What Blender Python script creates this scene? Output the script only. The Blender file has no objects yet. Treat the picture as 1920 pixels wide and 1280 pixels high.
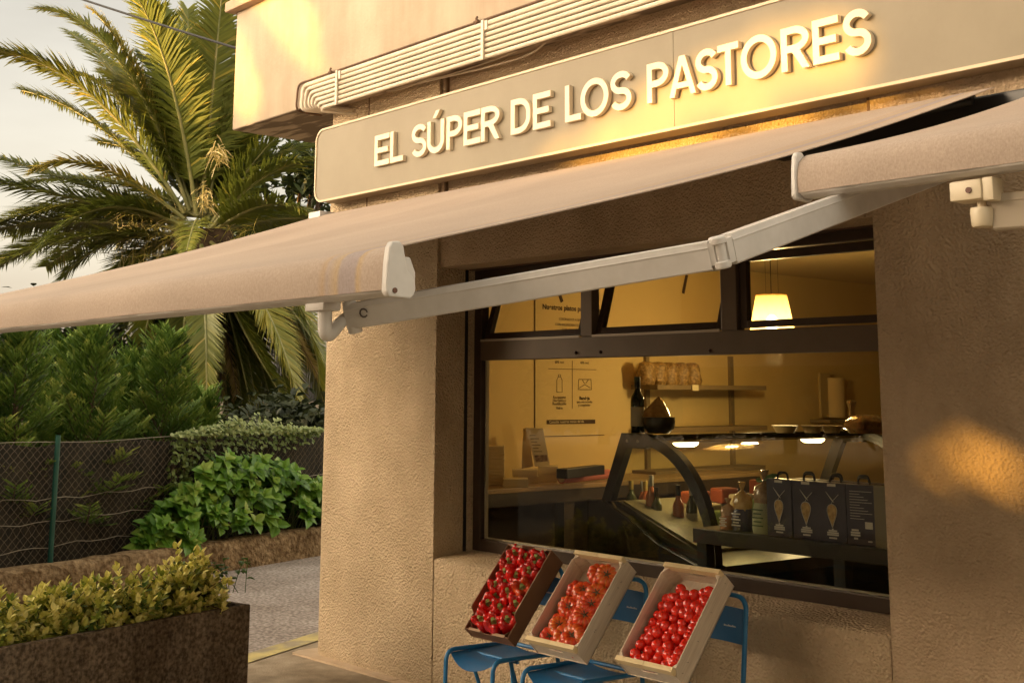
import bpy, math, random
from mathutils import Vector, Matrix, Quaternion
random.seed(7)
D = bpy.data
SC = bpy.context.scene
COL = SC.collection
R = math.radians
V = Vector

# ------------------------------------------------------------------ camera
CAM = V((0.0, -4.4137, 1.65))
FPX, CX, CY = 2290.0, 960.0, 352.0
_y, _p, _r = R(-48.7), R(9.44), R(0.244)
_f = V((math.sin(_y)*math.cos(_p), math.cos(_y)*math.cos(_p), math.sin(_p)))
_r0 = V((math.cos(_y), -math.sin(_y), 0)); _u0 = _r0.cross(_f)
_rt = _r0*math.cos(_r) + _u0*math.sin(_r)
_up = -_r0*math.sin(_r) + _u0*math.cos(_r)
cd = D.cameras.new('camera'); cam = D.objects.new('camera', cd); COL.objects.link(cam)
m = Matrix.Identity(4)
for i in range(3):
    m[i][0], m[i][1], m[i][2], m[i][3] = _rt[i], _up[i], -_f[i], CAM[i]
cam.matrix_world = m
cd.sensor_width = 36; cd.lens = FPX/1920*36; cd.shift_y = (CY-640)/1920
cd.clip_start = 0.05; cd.clip_end = 600
SC.camera = cam

# ------------------------------------------------------------------ light
SUN_DIR = V((-0.45, -0.89, 0.0)).normalized()*math.cos(R(4.0)) + V((0, 0, math.sin(R(4.0))))
sd = D.lights.new('sun', 'SUN'); sd.energy = 2.0; sd.angle = R(0.45); sd.color = (0.62, 0.325, 0.06)
sun = D.objects.new('sun', sd); COL.objects.link(sun)
sun.rotation_euler = SUN_DIR.to_track_quat('Z', 'Y').to_euler()
w = D.worlds.new('World'); SC.world = w; w.use_nodes = True
nt = w.node_tree; nt.nodes.clear()
N = nt.nodes.new; LK = nt.links.new
sky = N('ShaderNodeTexSky'); sky.sky_type = 'NISHITA'; sky.sun_disc = False
sky.sun_elevation = R(4.0); sky.sun_rotation = math.atan2(SUN_DIR.x, SUN_DIR.y)
sky.air_density = 1.0; sky.dust_density = 3.5; sky.ozone_density = 0.6
hs = N('ShaderNodeHueSaturation'); hs.inputs['Saturation'].default_value = 0.28
LK(sky.outputs[0], hs.inputs['Color'])
tc = N('ShaderNodeTexCoord'); mp = N('ShaderNodeMapping'); mp.inputs['Scale'].default_value = (2.0, 2.0, 6.5)
LK(tc.outputs['Generated'], mp.inputs[0])
nz = N('ShaderNodeTexNoise'); nz.inputs['Scale'].default_value = 1.6; nz.inputs['Detail'].default_value = 5
LK(mp.outputs[0], nz.inputs['Vector'])
cr = N('ShaderNodeValToRGB'); cr.color_ramp.elements[0].position = 0.3; cr.color_ramp.elements[1].position = 0.75
cr.color_ramp.elements[0].color = (0.90, 0.81, 0.70, 1); cr.color_ramp.elements[1].color = (1.20, 1.09, 0.95, 1)
LK(nz.outputs[0], cr.inputs[0])
mx = N('ShaderNodeMix'); mx.data_type = 'RGBA'; mx.blend_type = 'MULTIPLY'; mx.inputs[0].default_value = 1
LK(hs.outputs[0], mx.inputs[6]); LK(cr.outputs[0], mx.inputs[7])
# sky dimmed toward the view, brighter and warmer elsewhere to light the facade
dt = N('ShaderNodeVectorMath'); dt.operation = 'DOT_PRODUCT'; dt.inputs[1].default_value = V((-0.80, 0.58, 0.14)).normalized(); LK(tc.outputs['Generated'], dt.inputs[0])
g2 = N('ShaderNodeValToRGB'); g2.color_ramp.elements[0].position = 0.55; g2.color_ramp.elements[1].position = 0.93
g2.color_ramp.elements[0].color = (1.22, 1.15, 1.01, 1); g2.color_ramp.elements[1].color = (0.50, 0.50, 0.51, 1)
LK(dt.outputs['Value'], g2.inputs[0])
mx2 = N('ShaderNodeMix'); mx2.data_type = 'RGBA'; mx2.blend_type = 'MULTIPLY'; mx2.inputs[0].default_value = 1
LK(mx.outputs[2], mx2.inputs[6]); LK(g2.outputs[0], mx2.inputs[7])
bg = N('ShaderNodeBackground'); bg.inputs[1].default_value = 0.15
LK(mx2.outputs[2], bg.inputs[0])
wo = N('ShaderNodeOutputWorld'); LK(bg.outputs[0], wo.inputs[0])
SC.view_settings.view_transform = 'Standard'; SC.view_settings.look = 'None'
SC.view_settings.gamma = 1.0; SC.view_settings.exposure = 3.2

# ------------------------------------------------------------------ measuring
def at(px, py, ax, v):
    """point where the line of sight through a photo pixel meets the plane axis ax = v"""
    d = _f + _rt*((px-CX)/FPX) - _up*((py-CY)/FPX)
    return CAM + d*((v-CAM[ax])/d[ax])
def at_plane(px, py, o, n):
    d = _f + _rt*((px-CX)/FPX) - _up*((py-CY)/FPX)
    return CAM + d*((o-CAM).dot(n)/d.dot(n))
def at_depth(px, py, dep):
    return CAM + (_f + _rt*((px-CX)/FPX) - _up*((py-CY)/FPX))*dep

# ------------------------------------------------------------------ materials
def mat(name, c1, c2=None, scale=12, rough=0.7, bump=0.0, bscale=90, metal=0.0, spec=0.5,
        detail=5, ramp=(0.35, 0.7), emis=None, estr=0, coat=0, stretch=None, bdist=0.01, trans=0, vor=False, dirt=0, dscale=(1.1,1.1,0.5)):
    mt = D.materials.new(name); mt.use_nodes = True
    t = mt.node_tree; b = t.nodes['Principled BSDF']; n = t.nodes.new; l = t.links.new
    b.inputs['Base Color'].default_value = (*c1, 1)
    b.inputs['Roughness'].default_value = rough; b.inputs['Metallic'].default_value = metal
    b.inputs['Specular IOR Level'].default_value = spec
    b.inputs['Coat Weight'].default_value = coat
    if trans: b.inputs['Transmission Weight'].default_value = trans
    tx = n('ShaderNodeTexCoord'); src = tx.outputs['Object']
    if stretch:
        mp = n('ShaderNodeMapping'); mp.inputs['Scale'].default_value = stretch; l(src, mp.inputs[0]); src = mp.outputs[0]
    if c2:
        z = n('ShaderNodeTexNoise'); z.inputs['Scale'].default_value = scale; z.inputs['Detail'].default_value = detail
        l(src, z.inputs['Vector'])
        r = n('ShaderNodeValToRGB'); e = r.color_ramp.elements
        e[0].position, e[1].position = ramp; e[0].color = (*c1, 1); e[1].color = (*c2, 1)
        l(z.outputs[0], r.inputs[0]); l(r.outputs[0], b.inputs['Base Color'])
    if dirt:
        md = n('ShaderNodeMapping'); md.inputs['Scale'].default_value = dscale; l(tx.outputs['Object'], md.inputs[0])
        zd = n('ShaderNodeTexNoise'); zd.inputs['Scale'].default_value = 1.7; zd.inputs['Detail'].default_value = 8; zd.inputs['Roughness'].default_value = 0.65
        l(md.outputs[0], zd.inputs['Vector'])
        rd = n('ShaderNodeValToRGB'); ed = rd.color_ramp.elements; ed[0].position, ed[1].position = 0.34, 0.62
        ed[0].color = (1-dirt, 1-dirt*1.08, 1-dirt*1.2, 1); ed[1].color = (1,1,1,1); l(zd.outputs[0], rd.inputs[0])
        mm = n('ShaderNodeMix'); mm.data_type = 'RGBA'; mm.blend_type = 'MULTIPLY'; mm.inputs[0].default_value = 1
        if b.inputs['Base Color'].is_linked: l(b.inputs['Base Color'].links[0].from_socket, mm.inputs[6])
        else: mm.inputs[6].default_value = (*c1, 1)
        l(rd.outputs[0], mm.inputs[7]); l(mm.outputs[2], b.inputs['Base Color'])
    if bump:
        if vor:
            z = n('ShaderNodeTexVoronoi'); z.inputs['Scale'].default_value = bscale; z.feature = 'SMOOTH_F1'
            z2 = n('ShaderNodeTexNoise'); z2.inputs['Scale'].default_value = bscale*0.6; z2.inputs['Detail'].default_value = 3
            l(src, z.inputs['Vector']); l(src, z2.inputs['Vector'])
            ad = n('ShaderNodeMath'); ad.operation = 'ADD'; l(z.outputs[0], ad.inputs[0]); l(z2.outputs[0], ad.inputs[1]); o = ad.outputs[0]
        else:
            z = n('ShaderNodeTexNoise'); z.inputs['Scale'].default_value = bscale; z.inputs['Detail'].default_value = 3
            l(src, z.inputs['Vector']); o = z.outputs[0]
        bp = n('ShaderNodeBump'); bp.inputs['Strength'].default_value = bump; bp.inputs['Distance'].default_value = bdist
        l(o, bp.inputs['Height']); l(bp.outputs[0], b.inputs['Normal'])
    if emis:
        b.inputs['Emission Color'].default_value = (*emis, 1); b.inputs['Emission Strength'].default_value = estr
    return mt

def leafmat(name, cols, rough=0.5, transl=0.25, spec=0.4):
    """colour by the face attribute 'v' (a value set for each leaf)"""
    mt = D.materials.new(name); mt.use_nodes = True
    t = mt.node_tree; b = t.nodes['Principled BSDF']; n = t.nodes.new; l = t.links.new
    a = n('ShaderNodeAttribute'); a.attribute_name = 'v'
    r = n('ShaderNodeValToRGB'); e = r.color_ramp.elements
    while len(e) < len(cols): e.new(0.5)
    for k, c in enumerate(cols):
        e[k].position = k/(len(cols)-1); e[k].color = (*c, 1)
    l(a.outputs['Fac'], r.inputs[0]); l(r.outputs[0], b.inputs['Base Color'])
    b.inputs['Roughness'].default_value = rough; b.inputs['Specular IOR Level'].default_value = spec
    if transl:
        tr = n('ShaderNodeBsdfTranslucent'); l(r.outputs[0], tr.inputs[0])
        ms = n('ShaderNodeMixShader'); ms.inputs[0].default_value = transl
        l(b.outputs[0], ms.inputs[1]); l(tr.outputs[0], ms.inputs[2]); l(ms.outputs[0], t.nodes['Material Output'].inputs[0])
    return mt

def glassmat(name, tint=(0.93, 0.95, 0.92), ior=1.5, rough=0.0, fac=None):
    mt = D.materials.new(name); mt.use_nodes = True
    t = mt.node_tree; t.nodes.clear(); n = t.nodes.new; l = t.links.new
    tr = n('ShaderNodeBsdfTransparent'); tr.inputs[0].default_value = (*tint, 1)
    gl = n('ShaderNodeBsdfGlossy'); gl.inputs['Roughness'].default_value = rough
    fr = n('ShaderNodeFresnel')
    ge = n('ShaderNodeNewGeometry'); mr = n('ShaderNodeMapRange'); mr.inputs[3].default_value = ior; mr.inputs[4].default_value = 1/ior
    l(ge.outputs['Backfacing'], mr.inputs[0]); l(mr.outputs[0], fr.inputs[0])    # thin pane: the far face reflects like the near one
    ms = n('ShaderNodeMixShader'); o = n('ShaderNodeOutputMaterial')
    if fac is None: l(fr.outputs[0], ms.inputs[0])
    else: ms.inputs[0].default_value = fac
    l(tr.outputs[0], ms.inputs[1]); l(gl.outputs[0], ms.inputs[2]); l(ms.outputs[0], o.inputs[0])
    return mt

# ------------------------------------------------------------------ mesh builder
class MB:
    def __init__(s): s.v, s.f, s.a = [], [], []
    def add(s, vs, fs, val=0.5):
        b = len(s.v); s.v += [V(p) for p in vs]
        s.f += [tuple(b+i for i in q) for q in fs]; s.a += [val]*len(fs)
        return s
    def box(s, x0, x1, y0, y1, z0, z1):
        return s.add([(x0,y0,z0),(x1,y0,z0),(x1,y1,z0),(x0,y1,z0),(x0,y0,z1),(x1,y0,z1),(x1,y1,z1),(x0,y1,z1)],
              [(0,3,2,1),(4,5,6,7),(0,1,5,4),(1,2,6,5),(2,3,7,6),(3,0,4,7)])
    def bbox(s, x0, x1, y0, y1, z0, z1, b=0.004):
        """box with small chamfers on all edges"""
        import bmesh
        bm = bmesh.new(); bmesh.ops.create_cube(bm, size=1)
        for q in bm.verts:
            q.co = V(((x0+x1)/2+q.co.x*(x1-x0), (y0+y1)/2+q.co.y*(y1-y0), (z0+z1)/2+q.co.z*(z1-z0)))
        bmesh.ops.bevel(bm, geom=bm.edges[:], offset=b, segments=2, profile=0.6, affect='EDGES')
        bm.verts.index_update()
        s.add([q.co.copy() for q in bm.verts], [[q.index for q in fc.verts] for fc in bm.faces]); bm.free()
        return s
    def obox(s, c, ax, ay, az):
        c, ax, ay, az = V(c), V(ax), V(ay), V(az)
        vs = [c+ax*i+ay*j+az*k for k in (-1,1) for j in (-1,1) for i in (-1,1)]
        return s.add(vs, [(0,2,3,1),(4,5,7,6),(0,1,5,4),(1,3,7,5),(3,2,6,7),(2,0,4,6)])
    def prism(s, poly, d, hole=None):
        """planar polygon of 3D points pushed along vector d"""
        n = len(poly); d = V(d); vs = [V(p) for p in poly] + [V(p)+d for p in poly]
        return s.add(vs, [tuple(range(n))[::-1], tuple(range(n, 2*n))] + [(i,(i+1)%n,n+(i+1)%n,n+i) for i in range(n)])
    def tube(s, path, r, n=8, cap=True, val=0.5):
        P = [V(p) for p in path]; k = len(P)
        rs = r if isinstance(r, (list, tuple)) else [r]*k
        t0 = (P[1]-P[0]).normalized(); up = V((0,0,1)) if abs(t0.z) < 0.9 else V((0,1,0))
        nx = t0.cross(up).normalized(); vs = []
        for i in range(k):
            t = (P[min(i+1,k-1)]-P[max(i-1,0)])
            t = t.normalized() if t.length > 1e-9 else t0
            nx = (nx - t*nx.dot(t)); nx = nx.normalized() if nx.length > 1e-6 else t.orthogonal().normalized()
            ny = t.cross(nx)
            vs += [P[i]+(nx*math.cos(2*math.pi*j/n)+ny*math.sin(2*math.pi*j/n))*rs[i] for j in range(n)]
        fs = [(i*n+j, i*n+(j+1)%n, (i+1)*n+(j+1)%n, (i+1)*n+j) for i in range(k-1) for j in range(n)]
        if cap: fs += [tuple(range(n))[::-1], tuple(range((k-1)*n, k*n))]
        return s.add(vs, fs, val)
    def lathe(s, prof, c=(0,0,0), n=20, axis=None, lobes=None):
        """profile [(r, z)] turned about z (or a given axis) at c"""
        c = V(c); q = V((0,0,1)).rotation_difference(V(axis)) if axis is not None else None
        vs = []
        for (r, z) in prof:
            for j in range(n):
                a = 2*math.pi*j/n; rr = r*(lobes(a, z) if lobes else 1)
                p = V((rr*math.cos(a), rr*math.sin(a), z))
                vs.append(c + (q @ p if q else p))
        k = len(prof)
        fs = [(i*n+j, i*n+(j+1)%n, (i+1)*n+(j+1)%n, (i+1)*n+j) for i in range(k-1) for j in range(n)]
        fs += [tuple(range(n))[::-1], tuple(range((k-1)*n, k*n))]
        return s.add(vs, fs)
    def leaf(s, p, d, nrm, L, W, val, fold=0.25, tipdrop=0.15):
        """one pointed leaf folded along its midrib"""
        p, d = V(p), V(d).normalized(); sd = d.cross(V(nrm))
        sd = sd.normalized() if sd.length > 1e-6 else d.orthogonal().normalized()
        up = sd.cross(d)
        c1 = p + d*L*0.45 - up*0; tip = p + d*L - up*L*tipdrop
        l1 = p + d*L*0.30 + sd*W*0.46 + up*W*fold; l2 = p + d*L*0.62 + sd*W*0.42 + up*W*fold*0.8
        r1 = p + d*L*0.30 - sd*W*0.46 + up*W*fold; r2 = p + d*L*0.62 - sd*W*0.42 + up*W*fold*0.8
        return s.add([p, l1, l2, tip, r2, r1, c1], [(0,6,2,1),(6,3,2),(0,5,4,6),(6,4,3)], val)
    def ovate(s, p, d, nrm, L, W, val, fold=0.12, tipdrop=0.25):
        """broad egg-shaped leaf, arched and folded along its midrib"""
        p, d = V(p), V(d).normalized(); sd = d.cross(V(nrm))
        sd = sd.normalized() if sd.length > 1e-6 else d.orthogonal().normalized()
        up = sd.cross(d); mid, lf, rt = [], [], []
        for t, w_ in ((0,.04),(.16,.34),(.38,.50),(.62,.43),(.84,.20),(1,.0)):
            c = p+d*L*t-up*L*tipdrop*t*t
            mid.append(c); lf.append(c+sd*W*w_+up*W*fold*w_*2); rt.append(c-sd*W*w_+up*W*fold*w_*2)
        vs = mid+lf+rt; fs = []
        for i in range(5): fs += [(i,i+1,7+i,6+i) if i < 4 else (i,i+1,6+i), (i+1,i,12+i,13+i) if i < 4 else (i+1,i,12+i)]
        return s.add(vs, fs, val)
    def blade(s, p, d, sd, L, W, val, droop):
        """narrow palm leaflet, two segments"""
        p = V(p); q = p + d*L*0.5 - V((0,0,1))*L*droop*0.25; t = p + d*L - V((0,0,1))*L*droop
        return s.add([p-sd*W*0.35, p+sd*W*0.35, q+sd*W*0.5, q-sd*W*0.5, t], [(0,1,2,3),(3,2,4)], val)
    def build(s, name, material, parent=None, smooth=False, ang=40, local=False, bevel=0):
        me = D.meshes.new(name)
        off = V((0,0,0))
        if parent is not None and not local: off = wloc(parent)
        me.from_pydata([p-off for p in s.v], [], s.f)
        if any(abs(x-0.5) > 1e-6 for x in s.a):
            at_ = me.attributes.new('v', 'FLOAT', 'FACE'); at_.data.foreach_set('value', s.a)
        me.materials.append(material); me.validate(); me.update()
        if smooth:
            me.shade_smooth()
            try: me.set_sharp_from_angle(angle=R(ang))
            except Exception: pass
        o = D.objects.new(name, me); COL.objects.link(o)
        if parent is not None: o.parent = parent
        if bevel:
            b = o.modifiers.new('bevel', 'BEVEL'); b.width = bevel; b.segments = 2; b.limit_method = 'ANGLE'
        return o
def wloc(o):
    p = V((0,0,0))
    while o is not None: p += o.location; o = o.parent
    return p
def tag(o, label=None, cat=None, group=None, kind=None):
    if label: o['label'] = label
    if cat: o['category'] = cat
    if group: o['group'] = group
    if kind: o['kind'] = kind
    return o
def thing(name, label, cat, loc=(0,0,0), group=None):
    o = D.objects.new(name, None); COL.objects.link(o); o.location = loc; o.empty_display_size = 0.1
    return tag(o, label, cat, group)
def kids(o): return [c for c in COL.objects if c.parent == o]
def copy_tree(o, parent=None):
    c = o.copy(); COL.objects.link(c)
    if parent is not None: c.parent = parent
    for ch in kids(o): copy_tree(ch, c)
    return c
def arc(c, r, a0, a1, n, ax=V((1,0,0)), ay=V((0,0,1))):
    return [V(c)+ax*(r*math.cos(R(a0+(a1-a0)*i/n)))+ay*(r*math.sin(R(a0+(a1-a0)*i/n))) for i in range(n+1)]
def fillet(pts, rad, n=6):
    """round the inner corners of a polyline"""
    P = [V(p) for p in pts]; out = [P[0]]
    for i in range(1, len(P)-1):
        a, b, c = P[i-1], P[i], P[i+1]
        u, v_ = (a-b).normalized(), (c-b).normalized()
        r_ = min(rad, (a-b).length*0.49, (c-b).length*0.49)
        p0, p1 = b+u*r_, b+v_*r_
        for k in range(n+1):
            t = k/n; out.append(p0*(1-t)**2 + b*2*t*(1-t) + p1*t*t)
    out.append(P[-1]); return out
def bez(a, b, c, n):
    a, b, c = V(a), V(b), V(c)
    return [a*(1-t)**2 + b*2*t*(1-t) + c*t*t for t in [i/n for i in range(n+1)]]
def curve_mesh(name, splines, depth, xf, bevel=0.0):
    """2D outlines (with holes) -> extruded mesh; xf maps (x, y, z) to the world"""
    cu = D.curves.new(name, 'CURVE'); cu.dimensions = '2D'; cu.fill_mode = 'BOTH'; cu.extrude = depth/2; cu.bevel_depth = bevel
    for sp in splines:
        s_ = cu.splines.new('POLY'); s_.points.add(len(sp)-1); s_.use_cyclic_u = True
        for q, p in zip(s_.points, sp): q.co = (p[0], p[1], 0, 1)
    ob = D.objects.new(name, cu); me = D.meshes.new_from_object(ob); D.objects.remove(ob)
    r = MB(); r.add([xf(q.co) for q in me.vertices], [tuple(p.vertices) for p in me.polygons]); D.meshes.remove(me)
    return r
def text_mesh(txt, size, xf, depth=0.0006, align='LEFT', weight=0.0):
    cu = D.curves.new('writing', 'FONT'); cu.body = txt; cu.size = size; cu.extrude = depth; cu.align_x = align; cu.offset = weight
    ob = D.objects.new('writing', cu); me = D.meshes.new_from_object(ob); D.objects.remove(ob)
    r = MB(); r.add([xf(q.co) for q in me.vertices], [tuple(p.vertices) for p in me.polygons]); D.meshes.remove(me)
    return r

STUCCO = mat('rough_stucco', (0.50,0.385,0.25), (0.60,0.47,0.315), 3.0, 0.9, 0.9, 85, spec=0.15, bdist=0.016, vor=True, dirt=0.20)
STUCCO2 = mat('fine_stucco', (0.48,0.365,0.245), (0.58,0.445,0.305), 3.0, 0.9, 0.75, 100, spec=0.15, bdist=0.012, vor=True, dirt=0.22, dscale=(1.6,1.6,0.8))
SMOOTH = mat('painted_plaster', (0.44,0.355,0.262), (0.52,0.425,0.32), 3.0, 0.85, 0.2, 40, spec=0.15, bdist=0.01, dirt=0.16, dscale=(2.2,2.2,0.35))
SOFFIT = mat('stained_soffit', (0.20,0.15,0.10), (0.50,0.40,0.29), 5.0, 0.9, 0.1, 60, ramp=(0.46,0.54), stretch=(0.5,2.2,1))
BRONZE_LIT = mat('lit_bronze_aluminium', (0.11,0.078,0.05), (0.14,0.10,0.065), 5, 0.38, metal=0.3)  # lighter copy of the bronze, the light on transom and mullions in its colour
BRONZE = mat('bronze_aluminium', (0.045,0.028,0.018), (0.06,0.038,0.024), 6, 0.35, metal=0.35)
BLACK = mat('black_plastic', (0.012,0.011,0.010), rough=0.4)
WHITE = mat('white_enamel', (0.60,0.575,0.55), (0.65,0.62,0.60), 8, 0.4, dirt=0.13, dscale=(5,5,5))
CREAM = mat('cream_paint', (0.74,0.62,0.44), rough=0.45)
GLASS = glassmat('window_glass', (0.95,0.96,0.93), 1.36)
CLEAR = glassmat('clear_film', (0.97,0.96,0.93), 1.35, 0.08)

# ================================================================== the ground
ASPH = mat('asphalt', (0.24,0.205,0.185), (0.54,0.475,0.44), 38, 0.9, 0.6, 130, spec=0.2, bdist=0.01, ramp=(0.38,0.66), dirt=0.30, dscale=(0.8,0.8,1))
PAVE = mat('old_pavement', (0.31,0.25,0.175), (0.46,0.38,0.28), 6, 0.9, 0.6, 80, spec=0.2, bdist=0.012, dirt=0.35, dscale=(1.5,1.5,1))
SOIL = mat('soil', (0.05,0.035,0.022), (0.10,0.07,0.045), 30, 0.95, 0.8, 50)
YEL = mat('worn_yellow_paint', (0.38,0.32,0.21), (0.60,0.50,0.20), 6, 0.85, 0.4, 80, ramp=(0.38,0.58), dirt=0.25, dscale=(4,4,4))
tag(MB().box(-160, 120, -90, 220, -0.3, -0.02).build('ground', SOIL), kind='structure')
LD = V((-0.295, 0.955, 0)).normalized(); LN = V((-0.955, -0.295, 0)).normalized()   # along the lane / away from the shop
LB = at(455, 1065, 2, 0.0)                                    # foot of the low wall
def lane(s, o, z): p = LB + LD*s + LN*o; return (p.x, p.y, z)
tag(MB().add([lane(-40,-30,-0.004), lane(-40,0.2,-0.004), lane(40,0.2,-0.004), lane(40,-30,-0.004)], [(0,3,2,1)]).build('road', ASPH), kind='structure')
ya, yb = at(478, 1236, 2, 0), at(582, 1203, 2, 0)
yd = (yb-ya).normalized(); yn = V((-yd.y, yd.x, 0))
A, B = ya-yd*8, yb+yd*8
tag(MB().prism([A+V((0,0,-0.1)), B+V((0,0,-0.1)), V((3,14,-0.1)), V((8,-12,-0.1)), A+V((3,-3,-0.1))], (0,0,0.1)).build('pavement', PAVE), kind='structure')
tag(MB().add([A+yn*0.15+V((0,0,.002)), A-yn*0.03+V((0,0,.006)), B-yn*0.03+V((0,0,.006)), B+yn*0.15+V((0,0,.002))], [(0,1,2,3)]).build('yellow_line', YEL), kind='structure')

# ================================================================== the shop building
bld = thing('shop_building', 'tan roughcast corner shop with rounded pillar and overhanging balcony', 'building', (-5.0, 0.3, 0))
XL, XJ, XP, XE = -6.95, -5.69, -2.768, 1.6       # building corner, window jamb, pier edge, far end
BY = -0.17; ZS = at(436,243,1,BY).z                                      # balcony soffit
# pillar with a rounded outer corner
r = 0.13
foot = [(XJ,0.0)] + [(XL+r+r*math.cos(R(a)), r+r*math.sin(R(a))) for a in range(270,179,-10)] + [(XL,0.36),(XJ,0.36)]
MB().prism([(x,y,0) for x,y in foot], (0,0,ZS)).build('pillar', STUCCO, bld, True, 30)
pl = [(XJ-0.3,-0.055)] + [(XL-0.06,-0.09),(XL-0.10,-0.02),(XL-0.03,0.5),(XJ-0.3,0.5)]
MB().prism([(x,y,-0.01) for x,y in pl], (0,0,0.022)).build('plinth', mat('plinth_render', (0.50,0.37,0.24),(0.58,0.44,0.30),8,0.9,0.4,70), bld)
MB().prism([(XJ-0.3,-0.055,-0.01),(XJ-0.3,0.05,-0.01),(XE,0.05,-0.01),(XE,-0.03,-0.01)], (0,0,0.019)).build('plinth', D.materials['plinth_render'], bld)
MB().box(XL+0.005, -6.52, 0.361, 7.0, 0, ZS).build('side_wall', STUCCO, bld)
# wall under the window, with the sloping sill
g = 0.007
prof = [(0.002,0)] + [(0.002,0.690),(0.006,0.704),(0.016,0.712),(0.034,0.716)] + [(0.34,0.738),(0.34,0)]
MB().prism([(XJ+g,y,z) for y,z in prof], (XP-XJ-2*g,0,0)).build('sill_wall', STUCCO, bld, True, 30)
MB().box(XJ-0.1, XP+0.1, 0.10, 0.33, 0, 0.69).build('wall_core', BLACK, bld)
MB().box(XP, XE, 0, 0.36, 0, ZS).build('pier', STUCCO2, bld)
MB().box(XJ+0.004, XP-0.001, 0.02, 0.34, 2.368, ZS-0.001).build('lintel', STUCCO2, bld)
MB().box(XJ, XJ+0.003, 0.215, 0.238, 0.733, 2.367).build('shutter_track', BLACK, bld)
MB().box(XJ+0.01, XP-0.01, 0.235, 0.285, 2.362, 2.385).build('shutter_rail', mat('brown_wood_strip', (0.09,0.05,0.03), rough=0.6), bld)
# joints scored in the render above the window
jm = MB()
for px in (1628, 690, 835): 
    x = at(px, 300 if px < 1000 else 200, 1, 0).x; jm.box(x-0.006, x+0.006, -0.002, 0.05, 2.72, ZS-0.002)
jm.build('render_joint', mat('joint_brown', (0.16,0.10,0.055), rough=0.95), bld)  # joints in plain dark brown
# balcony
BX = at(436,243,1,BY).x; ZT = at(437,28,1,BY).z
MB().box(BX, XE, BY, 7.0, ZS, ZT).build('balcony', SMOOTH, bld)
MB().box(BX+0.002, XE-0.002, BY+0.002, 6.9, ZS-0.006, ZS-0.0005).build('soffit', SOFFIT, bld)
MB().bbox(BX-0.07, XE, BY-0.07, 0.1, ZT+0.001, ZT+0.08, 0.012).build('coping', mat('coping_tile', (0.42,0.29,0.19),(0.50,0.36,0.25),6,0.8,0.3,40), bld)
# shop interior
OCHRE = mat('ochre_wall_paint', (0.60,0.43,0.17), (0.66,0.48,0.20), 1.5, 0.75)
XW = -6.45
MB().box(-6.515, XW, 0.36, 6.6, 0.0, 2.66).build('interior_wall', OCHRE, bld)
MB().box(XW, XE, 6.5, 6.6, 0.0, 2.66).build('interior_wall', OCHRE, bld)
MB().box(1.2, 1.3, 0.36, 6.5, 0.0, 2.66).build('interior_wall', OCHRE, bld)
MB().box(XW-0.06, XE, 0.36, 6.6, 2.661, 2.72).build('ceiling', mat('ceiling_paint', (0.55,0.42,0.22), rough=0.9), bld)
MB().box(XW-0.06, XE, 0.345, 6.6, -0.01, 0.02).build('shop_floor', mat('floor_tiles', (0.12,0.09,0.06),(0.17,0.13,0.09),3,0.4), bld)

# window: fixed pane below, three hopper lights above
WY0, WY1 = 0.290, 0.350
wx0, wx1, wz0, wz1, tz0, tz1 = -5.705, -2.70, 0.736, 2.388, 1.828, 1.942
fr = MB()
fr.bbox(wx0, wx0+0.080, WY0, WY1, wz0, wz1); fr.bbox(wx1-0.06, wx1, WY0, WY1, wz0, wz1)
fr.bbox(wx0+0.080, wx1-0.06, WY0, WY1, wz0, wz0+0.066); fr.bbox(wx0+0.080, wx1-0.06, WY0, WY1, 2.318, wz1)
win = fr.build('window', BRONZE, bld)
MB().bbox(wx0+0.079, wx1-0.06, WY0-0.006, WY1-0.002, tz0, tz1).build('transom', BRONZE_LIT, win)
ALU = mat('pale_aluminium', (0.42,0.36,0.28), rough=0.4, metal=0.3)
MUL = [(-4.778,-4.692), (-3.807,-3.710)]
for a, b in MUL: MB().bbox(a, b, WY0-0.004, WY1-0.004, tz1, 2.318).build('mullion', BRONZE_LIT, win)
MB().box(wx0+0.080, wx1-0.06, 0.318, 0.324, wz0+0.066, tz0).build('pane', GLASS, win)
bd = MB(); bd.box(wx0+0.080, wx0+0.090, 0.324, 0.345, wz0+0.066, tz0); bd.box(wx0+0.09, wx1-0.06, 0.325, 0.345, wz0+0.066, wz0+0.073)
bd.build('lit_frame_edge', ALU, win)  # pale strip on the frame's inner edge, its light put into the colour
cells = [(wx0+0.080, MUL[0][0]), (MUL[0][1], MUL[1][0]), (MUL[1][1], wx1-0.06)]
for i, (a, b) in enumerate(cells):
    a += 0.006; b -= 0.006; hh = 2.312-1.952; tl = R(17) if i < 2 else 0
    sx = MB(); q = 0.042
    for (x0, x1, z0, z1) in ((a,a+q,0,hh), (b-q,b,0,hh), (a+q,b-q,0,q*0.8), (a+q,b-q,hh-q,hh)): sx.bbox(x0, x1, -0.018, 0.018, z0, z1, 0.003)
    gp = MB().box(a+q, b-q, -0.003, 0.003, q*0.8, hh-q)
    Rm = Matrix.Translation((0, 0.322, 1.952)) @ Matrix.Rotation(-tl, 4, 'X')
    for mb in (sx, gp): mb.v = [Rm @ p for p in mb.v]
    sx.build('hopper_sash', BRONZE, win); gp.build('sash_pane', GLASS, win)
    if i < 2: MB().box(a, b, WY0-0.012, WY0-0.004, tz1-0.004, tz1+0.009).build('weather_strip', ALU, win)
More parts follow.
